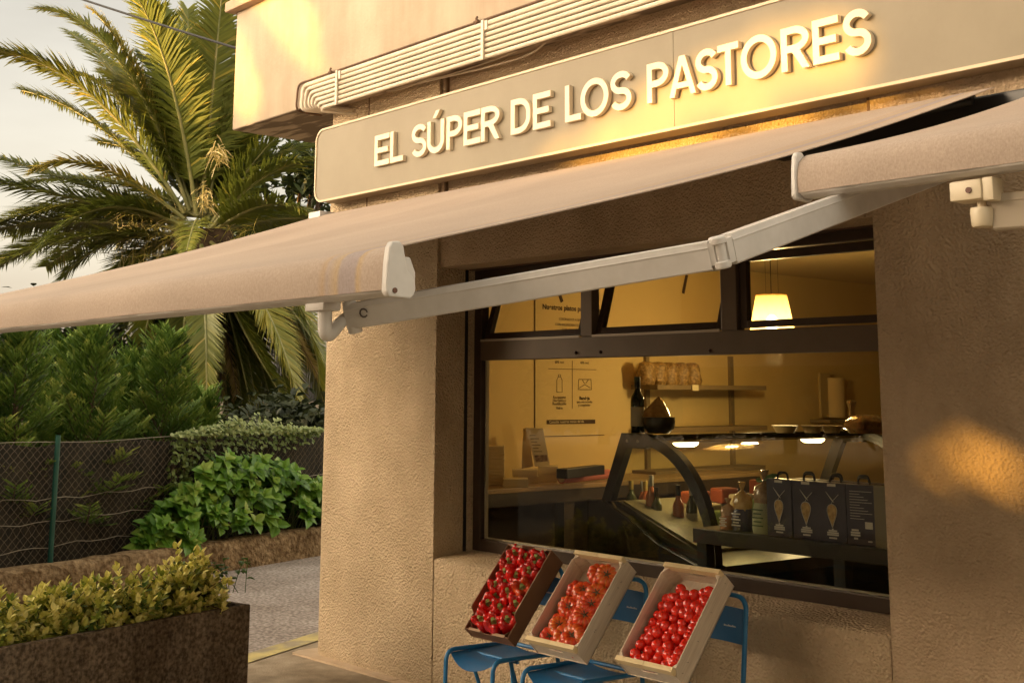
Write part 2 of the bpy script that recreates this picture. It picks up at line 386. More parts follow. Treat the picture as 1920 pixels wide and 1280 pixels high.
for px, py in ((1079,661), (1125,660), (1331,657)):
    p = at(px, py, 1, WY0-0.01)
    MB().lathe([(0.0001,0),(0.009,0.001),(0.009,0.006),(0.005,0.011),(0.0001,0.012)], p+V((0,0.005,0)), 12, (0,-1,0)).build('screw', mat('screw_steel', (0.06,0.03,0.02), rough=0.3, metal=0.6) if 'screw_steel' not in D.materials else D.materials['screw_steel'], win, True)

# ================================================================== shop sign
SGX0, SGX1, SGZ0, SGZ1, SGY = -6.868, -1.95, 2.866, 3.359, -0.12
TAUPE = mat('taupe_panel', (0.275,0.235,0.165), (0.29,0.248,0.175), 1.0, 0.55, spec=0.3, dirt=0.10, dscale=(1.5,1.5,1.2))
sgn = thing('shop_sign', 'long taupe fascia sign reading EL SÚPER DE LOS PASTORES in cream letters', 'sign', ((SGX0+SGX1)/2, 0, SGZ0))
def rrect(x0, x1, z0, z1, r, n=8):
    o = []
    for cx_, cz_, a in ((x1-r,z0+r,-90),(x1-r,z1-r,0),(x0+r,z1-r,90),(x0+r,z0+r,180)):
        o += [(cx_+r*math.cos(R(a+90*k/n)), cz_+r*math.sin(R(a+90*k/n))) for k in range(n+1)]
    return o
MB().prism([(x,SGY+0.004,z) for x,z in rrect(SGX0+.002,SGX1-.002,SGZ0+.002,SGZ1-.002,0.085)], (0,-SGY-0.006,0)).build('sign_box', mat('sign_return', (0.36,0.27,0.16), rough=0.5), sgn, True, 30)
XS = -3.727
xfp = lambda c: V((c.x, SGY+0.0035-c.z-0.002, c.y))
out = rrect(SGX0+0.012, SGX1-0.012, SGZ0+0.012, SGZ1-0.012, 0.075)
curve_mesh('fp', [[p for p in out if p[0] < XS-1] + [] if False else [(min(x,XS-0.0015),z) for x,z in out]], 0.004, xfp).build('face_panel', TAUPE, sgn)
curve_mesh('fp', [[(max(x,XS+0.0015),z) for x,z in out]], 0.004, xfp).build('face_panel', TAUPE, sgn)
curve_mesh('tr', [rrect(SGX0,SGX1,SGZ0,SGZ1,0.087), rrect(SGX0+0.013,SGX1-0.013,SGZ0+0.013,SGZ1-0.013,0.074)], 0.014, lambda c: V((c.x, SGY-c.z, c.y))).build('trim', mat('sign_trim', (0.60,0.46,0.29), rough=0.45), sgn, True, 30)

S_ = 0.165
def ar(cx_, cy_, rx, ry, a0, a1, n=14): return [(cx_+rx*math.cos(R(a0+(a1-a0)*i/n)), cy_+ry*math.sin(R(a0+(a1-a0)*i/n))) for i in range(n+1)]
def stroke(path, wd):
    L_, R_ = [], []
    for i, p in enumerate(path):
        a, b = path[max(i-1,0)], path[min(i+1,len(path)-1)]
        dx, dy = b[0]-a[0], b[1]-a[1]; q = math.hypot(dx, dy); nx, ny = -dy/q*wd/2, dx/q*wd/2
        L_.append((p[0]+nx,p[1]+ny)); R_.append((p[0]-nx,p[1]-ny))
    return L_ + R_[::-1]
def glyph(ch, w, s):
    """outlines with cap height 1; w and s are width and stem measured in cap heights"""
    if ch == 'E': return [[(0,0),(w,0),(w,s),(s,s),(s,.5-s/2),(w*.9,.5-s/2),(w*.9,.5+s/2),(s,.5+s/2),(s,1-s),(w,1-s),(w,1),(0,1)]]
    if ch == 'L': return [[(0,0),(w,0),(w,s),(s,s),(s,1),(0,1)]]
    if ch == 'T': return [[(w/2-s/2,0),(w/2+s/2,0),(w/2+s/2,1-s),(w,1-s),(w,1),(0,1),(0,1-s),(w/2-s/2,1-s)]]
    if ch == 'D':
        rx = w*0.62
        return [[(0,0)]+ar(w-rx,.42,rx,.42,-90,0)+ar(w-rx,.58,rx,.42,0,90)+[(0,1)],
                [(s,s)]+ar(w-rx,.42,rx-s,.42-s,-90,0)+ar(w-rx,.58,rx-s,.42-s,0,90)+[(s,1-s)]]
    if ch == 'O': return [ar(w/2,.5,w/2,.515,0,360,40)[:-1], ar(w/2,.5,w/2-s,.515-s,0,360,40)[:-1]]
    if ch == 'P':
        ry = 0.31; rx = w*0.55
        return [[(0,0),(s,0),(s,1-2*ry)]+ar(w-rx,1-ry,rx,ry,-90,90,18)+[(0,1)], [(s,1-2*ry+s)]+ar(w-rx,1-ry,rx-s,ry-s,-90,90,14)+[(s,1-s)]]
    if ch == 'R':
        ry = 0.295; rx = w*0.55
        return [[(0,0),(s,0),(s,1-2*ry),(w*.40,1-2*ry),(w-s*1.12,0),(w,0),(w*.68,1-2*ry+0.02)]+ar(w-rx,1-ry,rx,ry,-62,90,18)+[(0,1)],
                [(s,1-2*ry+s)]+ar(w-rx,1-ry,rx-s,ry-s,-90,90,14)+[(s,1-s)]]
    if ch == 'A':
        k = w/2-s*0.56; y0, y1 = .2, .2+s*.85; ya_ = (w-2*s)/(2*k)
        return [[(0,0),(s,0),(s+y0*k,y0),(w-s-y0*k,y0),(w-s,0),(w,0),(w-k,1),(k,1)], [(s+y1*k,y1),(w-s-y1*k,y1),(w/2,min(ya_,.93))]]
    if ch == 'Ú':
        ry = 0.36
        U = [(0,1)]+ar(w/2,ry,w/2,ry+.01,180,360,20)+[(w,1),(w-s,1)]+ar(w/2,ry,w/2-s,ry-s,360,180,20)+[(s,1)]
        return [U, [(w*.32,1.08),(w*.32+s*.95,1.08),(w*.32+s*2.1,1.30),(w*.32+s*.95,1.30)]]
    if ch == 'S':
        rx, ry = w/2-s/2, (1.02-s)/4
        p = ar(w/2,.5+ry,rx,ry,22,270,22) + ar(w/2,.5-ry,rx,ry,90,-158,22)[1:]
        return [stroke(p, s)]
LT = [('E',701.7,729),('L',731,755),('S',771.5,799),('Ú',800.5,832),('P',836.7,866),('E',869,900),('R',901.5,936),
      ('D',957.5,994),('E',999,1032),('L',1059.5,1089),('O',1088.5,1141),('S',1145,1184),('P',1213.5,1254),('A',1255,1305),
      ('S',1305,1346),('T',1346.5,1386),('O',1390,1457),('R',1465.5,1518),('E',1525,1574),('S',1583,1635)]
LZ0, LH, LTH = 3.014, 0.193, 0.026
for ch, a, b in LT:
    yy = SGY-LTH
    zpx = 300
    x0 = at(a, 312-(a-702)*0.2269, 1, yy).x; x1 = at(b, 312-(b-702)*0.2269, 1, yy).x
    wd = (x1-x0)/LH
    xf = lambda c, x0=x0: V((x0+c.x*LH, SGY-LTH/2-0.0005-c.z, LZ0+c.y*LH))
    curve_mesh('lt', glyph(ch, wd, S_), LTH, xf).build('letter', CREAM, sgn)

# ================================================================== awnings
FAB = D.materials.new('awning_canvas'); FAB.use_nodes = True
def fabric_nodes(mt, c1, c2):
    t = mt.node_tree; b = t.nodes['Principled BSDF']; n = t.nodes.new; l = t.links.new
    tx = n('ShaderNodeTexCoord')
    m1 = n('ShaderNodeMapping'); m1.inputs['Scale'].default_value = (330, 120, 120); l(tx.outputs['Object'], m1.inputs[0])
    z = n('ShaderNodeTexNoise'); z.inputs['Scale'].default_value = 1.0; z.inputs['Detail'].default_value = 3; l(m1.outputs[0], z.inputs[0])
    z2 = n('ShaderNodeTexNoise'); z2.inputs['Scale'].default_value = 160; l(tx.outputs['Object'], z2.inputs[0])
    ad = n('ShaderNodeMath'); ad.operation = 'ADD'; l(z.outputs[0], ad.inputs[0]); l(z2.outputs[0], ad.inputs[1])
    hf = n('ShaderNodeMath'); hf.operation = 'MULTIPLY'; hf.inputs[1].default_value = 0.5; l(ad.outputs[0], hf.inputs[0])
    r = n('ShaderNodeValToRGB'); e = r.color_ramp.elements; e[0].position, e[1].position = 0.30, 0.70
    e[0].color = (*c1, 1); e[1].color = (*c2, 1); l(hf.outputs[0], r.inputs[0])
    b.inputs['Roughness'].default_value = 0.85; b.inputs['Specular IOR Level'].default_value = 0.15
    # woven border stripes near the right selvedge
    sx = n('ShaderNodeSeparateXYZ'); l(tx.outputs['Object'], sx.inputs[0])
    mr = n('ShaderNodeMapRange'); mr.inputs[1].default_value = 1.95; mr.inputs[2].default_value = 2.35; l(sx.outputs[0], mr.inputs[0])
    r3 = n('ShaderNodeValToRGB'); r3.color_ramp.interpolation = 'LINEAR'; q = r3.color_ramp.elements
    q[0].position = 0; q[0].color = (1,1,1,1); q[1].position = 1; q[1].color = (1,1,1,1)
    for ps, c in ((.30,(1,1,1,1)),(.36,(1.0,.92,.78,1)),(.40,(.9,.92,.98,1)),(.50,(1.02,.95,.75,1)),(.53,(.80,.84,.98,1)),(.68,(.80,.84,1.0,1)),(.71,(1.05,.95,.70,1)),(.76,(1,1,1,1))):
        ee = q.new(ps); ee.color = c
    l(mr.outputs[0], r3.inputs[0])
    mm = n('ShaderNodeMix'); mm.data_type = 'RGBA'; mm.blend_type = 'MULTIPLY'; mm.inputs[0].default_value = 1
    l(r.outputs[0], mm.inputs[6]); l(r3.outputs[0], mm.inputs[7])
    z4_ = n('ShaderNodeTexNoise'); z4_.inputs['Scale'].default_value = 1.3; z4_.inputs['Detail'].default_value = 6; l(tx.outputs['Object'], z4_.inputs[0])
    r4 = n('ShaderNodeValToRGB'); r4.color_ramp.elements[0].position = .3; r4.color_ramp.elements[1].position = .7
    r4.color_ramp.elements[0].color = (.86,.85,.84,1); r4.color_ramp.elements[1].color = (1.04,1.03,1.02,1); l(z4_.outputs[0], r4.inputs[0])
    m5 = n('ShaderNodeMix'); m5.data_type = 'RGBA'; m5.blend_type = 'MULTIPLY'; m5.inputs[0].default_value = 1
    l(mm.outputs[2], m5.inputs[6]); l(r4.outputs[0], m5.inputs[7]); l(m5.outputs[2], b.inputs['Base Color'])
    bp = n('ShaderNodeBump'); bp.inputs['Strength'].default_value = 0.2; bp.inputs['Distance'].default_value = 0.002
    l(hf.outputs[0], bp.inputs['Height']); l(bp.outputs[0], b.inputs['Normal'])
fabric_nodes(FAB, (0.37,0.29,0.235), (0.50,0.405,0.335))
def roundbar(mb, a, b, half_w, half_h, upv):
    """square tube from a to b with a moulded ridge on the face"""
    a, b = V(a), V(b); d = (b-a).normalized(); up = (V(upv)-d*V(upv).dot(d)).normalized(); sd = d.cross(up)
    prof = [(-1,-.9),(-.8,-1),(.8,-1),(1,-.9),(1,.50),(1.06,.54),(1.06,.60),(1,.64),(.8,1),(-.8,1),(-1,.64),(-1.06,.60),(-1.06,.54),(-1,.50)]
    n = len(prof); vs = [p+sd*x*half_w+up*z*half_h for p in (a,b) for x,z in prof]
    mb.add(vs, [tuple(range(n))[::-1], tuple(range(n,2*n))]+[(i,(i+1)%n,n+(i+1)%n,n+i) for i in range(n)])
def awning(x0, x1, E, ze, lab, seed):
    rr = random.Random(seed)
    ZR, YR = 2.785, -0.10
    root = thing('awning', lab, 'awning', ((x0+x1)/2, YR, ZR), 'retractable awnings over the shop front')
    # canvas: roller -> front bar, then down over it as the valance
    nx, ny = 90, 26
    yc = -E+0.03
    prof = []
    for j in range(ny+1):
        t = j/ny; prof.append((YR+(yc-YR)*t, ZR+(ze+0.012-ZR)*t - 0.035*math.sin(math.pi*t)))
    prof += [(-E+0.012, ze+0.004), (-E-0.004, ze-0.010), (-E-0.012, ze-0.034), (-E-0.014, ze-0.062), (-E-0.012, ze-0.088)]
    k = len(prof); th = 0.003
    ph = [rr.uniform(0,6.28) for _ in range(6)]
    vs = []
    for off in (0, 1):
        for j, (y, z) in enumerate(prof):
            for i in range(nx+1):
                x = x0+(x1-x0)*i/nx; u = x*1.0
                t = min(1, j/ny)
                wv = (0.006*math.sin(u*2.1+ph[0]+t*2)+0.004*math.sin(u*5.3+ph[1]-t*3)+0.003*math.sin(u*9.7+ph[2]))*math.sin(math.pi*min(t,0.97))
                pk = 0.0
                if j > ny: pk = 0.0045*max(0, math.sin(u*23+ph[3]+2*math.sin(u*3.1)))**4 + 0.0012*math.sin(u*6+ph[4])
                vs.append(V((x, y-pk+(th*0.7 if (off and j > ny) else 0), z+wv-(th if off and j <= ny else 0))))
    n1 = nx+1; M_ = k*n1; fs = []
    for j in range(k-1):
        for i in range(nx):
            a = j*n1+i; fs.append((a, a+n1, a+n1+1, a+1)); fs.append((M_+a, M_+a+1, M_+a+n1+1, M_+a+n1))
    for j in range(k-1):
        for i in (0, nx):
            a = j*n1+i; fs.append((a, a+n1, M_+a+n1, M_+a))
    for i in range(nx):
        for j in (0, k-1):
            a = j*n1+i; fs.append((a, a+1, M_+a+1, M_+a))
    MB().add(vs, fs).build('canvas', FAB, root, True, 60)
    # aluminium front bar under the canvas
    bp = [(-E-0.008, ze-0.092), (-E-0.010, ze-0.085), (-E+0.000, ze-0.012), (-E+0.06, ze-0.012), (-E+0.075, ze-0.045), (-E+0.075, ze-0.075), (-E+0.05, ze-0.098), (-E+0.01, ze-0.100)]
    MB().prism([(x0+0.004,y,z) for y,z in bp], (x1-x0-0.008,0,0)).build('front_bar', WHITE, root, bevel=0.003)
    MB().tube([(x0+0.02,YR+0.030,ZR-0.030),(x1-0.10,YR+0.030,ZR-0.030)], 0.024, 16).build('roller', BLACK, root, True)
    return root
def cap_mesh(x, E, ze, sgn_, k=1.0):
    c0 = [(-E+0.000,ze+0.016),(-E+0.030,ze+0.018),(-E+0.045,ze+0.008),(-E+0.054,ze-0.020),(-E+0.064,ze-0.046),(-E+0.082,ze-0.054),(-E+0.094,ze-0.068),(-E+0.098,ze-0.084),(-E+0.090,ze-0.098),(-E+0.075,ze-0.106),
         (-E-0.010,ze-0.104),(-E-0.020,ze-0.094),(-E-0.020,ze-0.075),(-E-0.017,ze-0.03),(-E-0.010,ze+0.004)]
    c = [(-E-0.02+(y+E+0.02)*0.66, z) for y, z in c0]
    return MB().prism([(x,y,z) for y,z in c], (0.022*sgn_,0,0))
E1, ZE1 = 2.87, 1.952
aw1 = awning(-6.83, -2.160, E1, ZE1, 'large beige canvas awning reaching out over the pillar, white end cap showing', 3)
cm = cap_mesh(-2.160, E1, ZE1, 1).build('end_cap', WHITE, aw1, bevel=0.004)
MB().lathe([(0.0001,0),(0.006,0),(0.006,0.003),(0.0001,0.003)], (-2.138,-E1+0.000,ZE1-0.090), 12, (1,0,0)).build('cap_screw', mat('rusty_screw',(0.12,0.05,0.03),rough=0.6), cm)
cap_mesh(-6.83, E1, ZE1, -1).build('end_cap', WHITE, aw1, bevel=0.004)
# folding arm
ao, an = V((0,-0.1,2.620)), V((0,-0.297,1)).normalized()
J1, J2, Jq = at_plane(652, 590, ao, an), at_plane(1350, 473, ao, an), at_plane(1660, 358, ao, an)
J3 = J2 + (Jq-J2)*((-0.16-J2.y)/(Jq.y-J2.y))
print('ARM', J1, J2, J3, (J1-J2).length, (J3-J2).length)
am = MB(); d1 = (J1-J2).normalized(); d2 = (J3-J2).normalized()
roundbar(am, J1-an*0.004, J2+d1*0.02-an*0.003, 0.016, 0.031, an); arm = am.build('arm', WHITE, aw1)
am = MB(); roundbar(am, J2+d2*0.03, J3, 0.018, 0.033, an); am.build('arm', WHITE, aw1)
el = MB().lathe([(0.0001,-0.034),(0.017,-0.034),(0.019,-0.031),(0.019,-0.020),(0.014,-0.018),(0.014,0.018),(0.019,0.020),(0.019,0.031),(0.017,0.034),(0.0001,0.034)], J2, 18, an)
el.obox(J2+d2*0.03, d2*0.022, an*0.026, d2.cross(an)*0.0165); el.obox(J2+d1*0.03, d1*0.022, an*0.024, d1.cross(an)*0.0145)
el.build('elbow', WHITE, aw1, True, 30)
# front joint: foot under the bar, curved yoke, pivot on the arm end
bx = at(600, 570, 1, -E1+0.03).x
br = MB()
br.bbox(bx-0.035, bx+0.045, -E1+0.01, -E1+0.06, ZE1-0.118, ZE1-0.095, 0.004)
yk = fillet([(bx+0.015,-E1+0.035,ZE1-0.118), (bx+0.018,-E1+0.035,ZE1-0.185), J1-an*0.006-d1*0.0+V((-0.012,0,0)), J1-d1*0.035-an*0.006], 0.06, 6)
br.tube(yk, [0.017]*(len(yk)//2)+[0.015]*(len(yk)-len(yk)//2), 12)
br.lathe([(0.0001,-0.046),(0.016,-0.046),(0.018,-0.043),(0.018,-0.030),(0.012,-0.028),(0.012,0.022),(0.017,0.024),(0.017,0.032),(0.0001,0.033)], J1-d1*0.012, 16, an)
br.build('bracket', WHITE, aw1, True, 40)
fc = d1.cross(an); fc = fc if fc.dot(CAM-J1) > 0 else -fc
rc = J1-d1*0.055+fc*0.0185
MB().tube([rc+ (-d1)*0.010*math.cos(a)+an*0.010*math.sin(a) for a in [i*0.62 for i in range(10)]], 0.002, 6).build('adjuster', mat('dark_slot',(0.10,0.08,0.07)), arm)
MB().bbox(-6.86, -6.72, -0.17, -0.01, 2.72, 2.80, 0.008).build('wall_bracket', WHITE, aw1)
MB().bbox(J3.x-0.08, J3.x+0.08, -0.2, 0.0, J3.z-0.06, J3.z+0.06, 0.008).build('wall_bracket', WHITE, aw1)

E2, ZE2 = 1.90, 2.224
aw2 = awning(-1.775, 2.6, E2, ZE2, 'nearer beige canvas awning cut by the right edge of view, rounded front with white rim', 5)
cap_mesh(-1.775, E2, ZE2, -0.7).build('end_cap', WHITE, aw2, bevel=0.004)
k1 = at(1825, 348, 1, -E2+0.02)
br = MB(); br.bbox(k1.x-0.045, k1.x+0.03, -E2-0.005, -E2+0.06, ZE2-0.155, ZE2-0.110, 0.006)
br.bbox(k1.x+0.03, k1.x+0.055, -E2+0.0, -E2+0.05, ZE2-0.16, ZE2-0.108, 0.004)
br.lathe([(0.0001,-0.050),(0.021,-0.050),(0.024,-0.044),(0.026,-0.012),(0.024,-0.008),(0.010,-0.006),(0.010,0.01),(0.0001,0.01)], (k1.x+0.012,-E2+0.03,ZE2-0.163), 18)
br.build('bracket', mat('yellowed_enamel', (0.66,0.56,0.40), rough=0.4), aw2, True, 40)
MB().lathe([(0.0001,0),(0.007,0),(0.007,0.004),(0.0001,0.004)], (k1.x+0.002,-E2-0.004,ZE2-0.134), 12, (0,-1,0)).build('bracket_bolt', D.materials['rusty_screw'], aw2)
am = MB(); roundbar(am, (k1.x+0.03,-E2+0.045,ZE2-0.182), (k1.x+1.25,-E2+0.42,ZE2-0.165), 0.018, 0.040, (0,0,1)); am.build('arm', mat('grey_white_arm', (0.44,0.37,0.28), rough=0.5), aw2)
am = MB(); roundbar(am, (k1.x+1.25,-E2+0.42,ZE2-0.165), (k1.x+0.75,-0.16,2.63), 0.020, 0.040, (0,0,1)); am.build('arm', D.materials['grey_white_arm'], aw2)
MB().bbox(-3.2, 0.4, -0.075, -0.002, 2.655, 2.768, 0.008).build('wall_black_box', BLACK, aw2)  # black box along the wall filling the dark band between the awnings

# ================================================================== conduits along the balcony edge
CW = mat('conduit_pvc', (0.66,0.58,0.45), (0.74,0.66,0.53), 6, 0.5)
RUST = mat('rusty_steel', (0.10,0.055,0.03), (0.17,0.09,0.045), 25, 0.7)
def run(z, xl, y, rad, n=8):
    pts = fillet([(XE, y, z), (xl, y, z), (xl-0.02, y, ZS-0.010-rad), (xl-0.02+0.004, 0.02, ZS-0.010-rad)], 0.05, 5)
    return MB().tube(pts, rad, n)
ZR_, ZL_ = at(640,130,1,BY-0.012).z, at(630,194,1,BY-0.015).z
tag(run(ZR_, at(556,165,1,BY-0.012).x+0.02, BY-0.012, 0.007).build('steel_rod', RUST, None, True), 'thin rusty steel rod edging the top of the white conduits', 'rod')
clabs = ['widest white conduit, first under the rusty rod', 'white conduit second below the rusty rod', 'white conduit third below the rusty rod', 'white conduit fourth below the rusty rod, middle of the bundle', 'white conduit just above the lowest two of the bundle', 'white conduit last but one in the bundle on the balcony edge', 'lowest white conduit of the bundle, nearest the roughcast wall']
for i in range(7):
    z = ZR_-0.028-(ZR_-0.028-ZL_)*i/6; rad = 0.0125 if i else 0.015
    y = BY-0.014-0.002*(i%2) if z > ZS else BY+0.006
    xl = at(572+6.5*i, 190, 1, BY).x
    if z-rad < ZS+0.004: y = BY-0.016
    pts = fillet([(XE, y, z), (xl, y, z), (xl-0.02, y, min(z-0.02, ZS-0.022)), (xl+0.10, 0.01, min(z-0.02, ZS-0.024)-0.003*i)], 0.045, 5)
    tag(MB().tube(pts, rad, 8).build('conduit', CW, None, True), clabs[i], 'conduit', 'white conduits run along the balcony edge')
for n_, (px, py) in enumerate(((640,150), (914,66))):
    x = at(px, py, 1, BY).x
    b = MB().bbox(x-0.010, x+0.010, BY-0.042, BY-0.030, ZL_-0.02, ZR_-0.01, 0.003); b.bbox(x+0.012, x+0.035, BY-0.035, BY-0.012, ZR_-0.07, ZR_-0.015, 0.004)
    tag(b.build('conduit_clip', CW), ['white clip holding the conduits near their left bend', 'white clip holding the conduits over the letters SÚPER'][n_], 'clip', 'clips on the conduit bundle')
    x = at(px-16, py-14, 1, BY).x
    h = MB().tube([(x,BY-0.02,ZR_-0.015),(x,BY-0.02,ZR_+0.02),(x+0.012,BY-0.022,ZR_+0.025)], 0.007, 6); h.tube([(x-.018,BY-.02,ZR_),(x+.018,BY-.02,ZR_+.002)], 0.009, 6)
    tag(h.build('rod_hook', RUST), ['rusty hook on the rod above the left bend of the conduits', 'rusty hook on the rod above the middle clip'][n_], 'hook', 'rusty hooks on the steel rod')
def wire(pix, y, rad, name, lab, cat, m_, n=10):
    P = [at(px, py, 1, y) for px, py in pix]; out = []
    for i in range(len(P)-1):
        p0, p1, p2, p3 = P[max(i-1,0)], P[i], P[i+1], P[min(i+2,len(P)-1)]
        for k in range(n):
            t = k/n; out.append(0.5*((2*p1)+(p2-p0)*t+(2*p0-5*p1+4*p2-p3)*t*t+(3*p1-p0-3*p2+p3)*t**3))
    out.append(P[-1]); return tag(MB().tube(out, rad, 6).build(name, m_, None, True), lab, cat)
wire([(612,198),(640,184),(672,168),(710,172),(760,162),(843,143),(930,122),(1000,98),(1066,45),(1150,25),(1240,-10)], -0.018, 0.006, 'loose_wire', 'thin cream wire sagging on the roughcast under the conduits', 'wire', CW)
wire([(672,168),(740,170),(800,150),(843,140),(960,100),(1066,42),(1100,52),(1180,18)], -0.024, 0.004, 'loose_wire', 'second thin wire drooping lower beside the cream one above the sign', 'wire', CW)

# ================================================================== chairs
BLUE = mat('blue_enamel', (0.016,0.16,0.38), (0.025,0.19,0.43), 9, 0.32, spec=0.5)
BLUE2 = mat('blue_sheet', (0.014,0.13,0.33), (0.022,0.16,0.38), 7, 0.38, 0.05, 30)
def chair(xc, lab, matf=None):
    """bistro chair: origin on the ground under the seat's middle, facing -y"""
    t = thing('bistro_chair', lab, 'chair', (xc, -0.44, 0), 'blue metal chairs holding the crates')
    hw = 0.17; yf, yb = -0.21, 0.20
    fr = MB()
    for s in (-1, 1):
        pth = fillet([(s*hw, yf-0.012, 0), (s*hw, yf, 0.445), (s*hw, yb-0.01, 0.430)], 0.055, 8)
        fr.tube(pth, 0.0105, 10)
    fr.tube([(-hw, yb-0.012, 0.430), (hw, yb-0.012, 0.430)], 0.0095, 10)
    fr.tube([(-hw+.01, yf+0.16, 0.418), (hw-.01, yf+0.16, 0.418)], 0.008, 8)
    fr.build('seat_frame', BLUE, t, True, 60, local=True)
    for s in (-1, 1):
        MB().tube([(s*(hw-0.02), yf+0.12, 0.43), (s*(hw-0.03), yf+0.20, 0.22), (s*(hw-0.035), yf+0.29, 0.0)], 0.0095, 10).build('rear_leg', BLUE, t, True, 60, local=True)
    bk = fillet([(-hw, yb+0.04, 0.0), (-hw, yb-0.012, 0.43), (-hw, yb+0.03, 0.815), (hw, yb+0.03, 0.815), (hw, yb-0.012, 0.43), (hw, yb+0.04, 0.0)], 0.06, 8)
    MB().tube(bk, 0.0105, 10).build('back_frame', BLUE, t, True, 60, local=True)
    # sheet seat: dished, rolled front lip with two pressed ribs
    sx, sy = 20, 16; vs = []
    for j in range(sy+1):
        v_ = j/sy
        for i in range(sx+1):
            u = -1+2*i/sx; x = u*(hw-0.006); y = yf+0.022+(yb-yf-0.045)*v_
            y -= 0.030*(1-u*u)*(1-v_)**3
            z = 0.432 - 0.020*(1-u*u) - 0.030*(1-u*u)*max(0,1-v_*5)**1.5 + 0.004*math.exp(-((v_-0.16)/0.03)**2)*(1-u*u)
            vs.append(V((x,y,z)))
    n1 = sx+1; k = len(vs); vs += [p-V((0,0,.003)) for p in vs]
    fs = [(j*n1+i, j*n1+i+1, (j+1)*n1+i+1, (j+1)*n1+i) for j in range(sy) for i in range(sx)]
    fs += [tuple(k+q for q in f[::-1]) for f in fs]
    bo = [i for i in range(n1)]+[j*n1+sx for j in range(1,sy+1)]+[sy*n1+i for i in range(sx-1,-1,-1)]+[j*n1 for j in range(sy-1,0,-1)]
    fs += [(bo[(i+1)%len(bo)], bo[i], k+bo[i], k+bo[(i+1)%len(bo)]) for i in range(len(bo))]
    MB().add(vs, fs).build('seat', BLUE2, t, True, 50, local=True)
    bp = MB(); nn = 10
    for z0, z1 in ((0.625, 0.765),):
        vs = []
        for i in range(nn+1):
            u = -1+2*i/nn
            for z in (z0, z1):
                for o in (0, 0.003): vs.append(V((u*(hw-0.004), yb+0.012+0.02*(1-u*u)+0.06*(z-0.62)+o, z)))
        fs = []
        for i in range(nn):
            a = i*4; b = a+4; fs += [(a,b,b+2,a+2),(a+1,a+3,b+3,b+1),(a+2,b+2,b+3,a+3),(a,a+1,b+1,b)]
        fs += [(0,2,3,1),(nn*4,nn*4+1,nn*4+3,nn*4+2)]
        bp.add(vs, fs)
    bo_ = bp.build('backrest', BLUE2, t, True, 50, local=True)
    tm = MB()
    for i in range(9): tm.box(0.062+i*0.007, 0.0665+i*0.007, yb+0.0115, yb+0.0145, 0.690, 0.697-0.0015*(i%3))
    tm.build('maker_mark', mat('white_print',(0.6,0.62,0.62)) if 'white_print' not in D.materials else D.materials['white_print'], bo_, local=True)
    return t
chair(-4.570, 'blue metal bistro chair carrying the cardboard box of peppers')
chair(-4.030, 'blue metal bistro chair carrying the wooden crate of ribbed tomatoes')
chair(-3.475, 'blue metal bistro chair carrying the wooden crate of small round tomatoes')

# ================================================================== crates
PINE = mat('pale_veneer', (0.60,0.50,0.38), (0.74,0.64,0.51), 4.0, 0.7, 0.12, 30, stretch=(8,1.2,30), ramp=(0.3,0.7))
PINE2 = mat('fresh_pine_strip', (0.78,0.62,0.34), (0.84,0.69,0.42), 5.0, 0.6, 0.1, 40, stretch=(2,20,20))
CARD = mat('brown_cardboard', (0.165,0.075,0.035), (0.22,0.105,0.05), 5, 0.8, 0.06, 80)
CARD2 = mat('cardboard_edge', (0.40,0.27,0.17), rough=0.85)
CV = V((0, .663, .749)).normalized(); CW_ = V((0, -CV.z, CV.y)); CU = V((1, 0, 0))
def frame(rim_low, tilt=None):
    return rim_low
def crate_root(name, lab, xc, yl, zl, d, group=None):
    t = thing(name, lab, 'crate', V((xc, yl, zl)) - CW_*d, group)
    t.rotation_euler = (math.atan2(CV.z, CV.y), 0, 0); return t
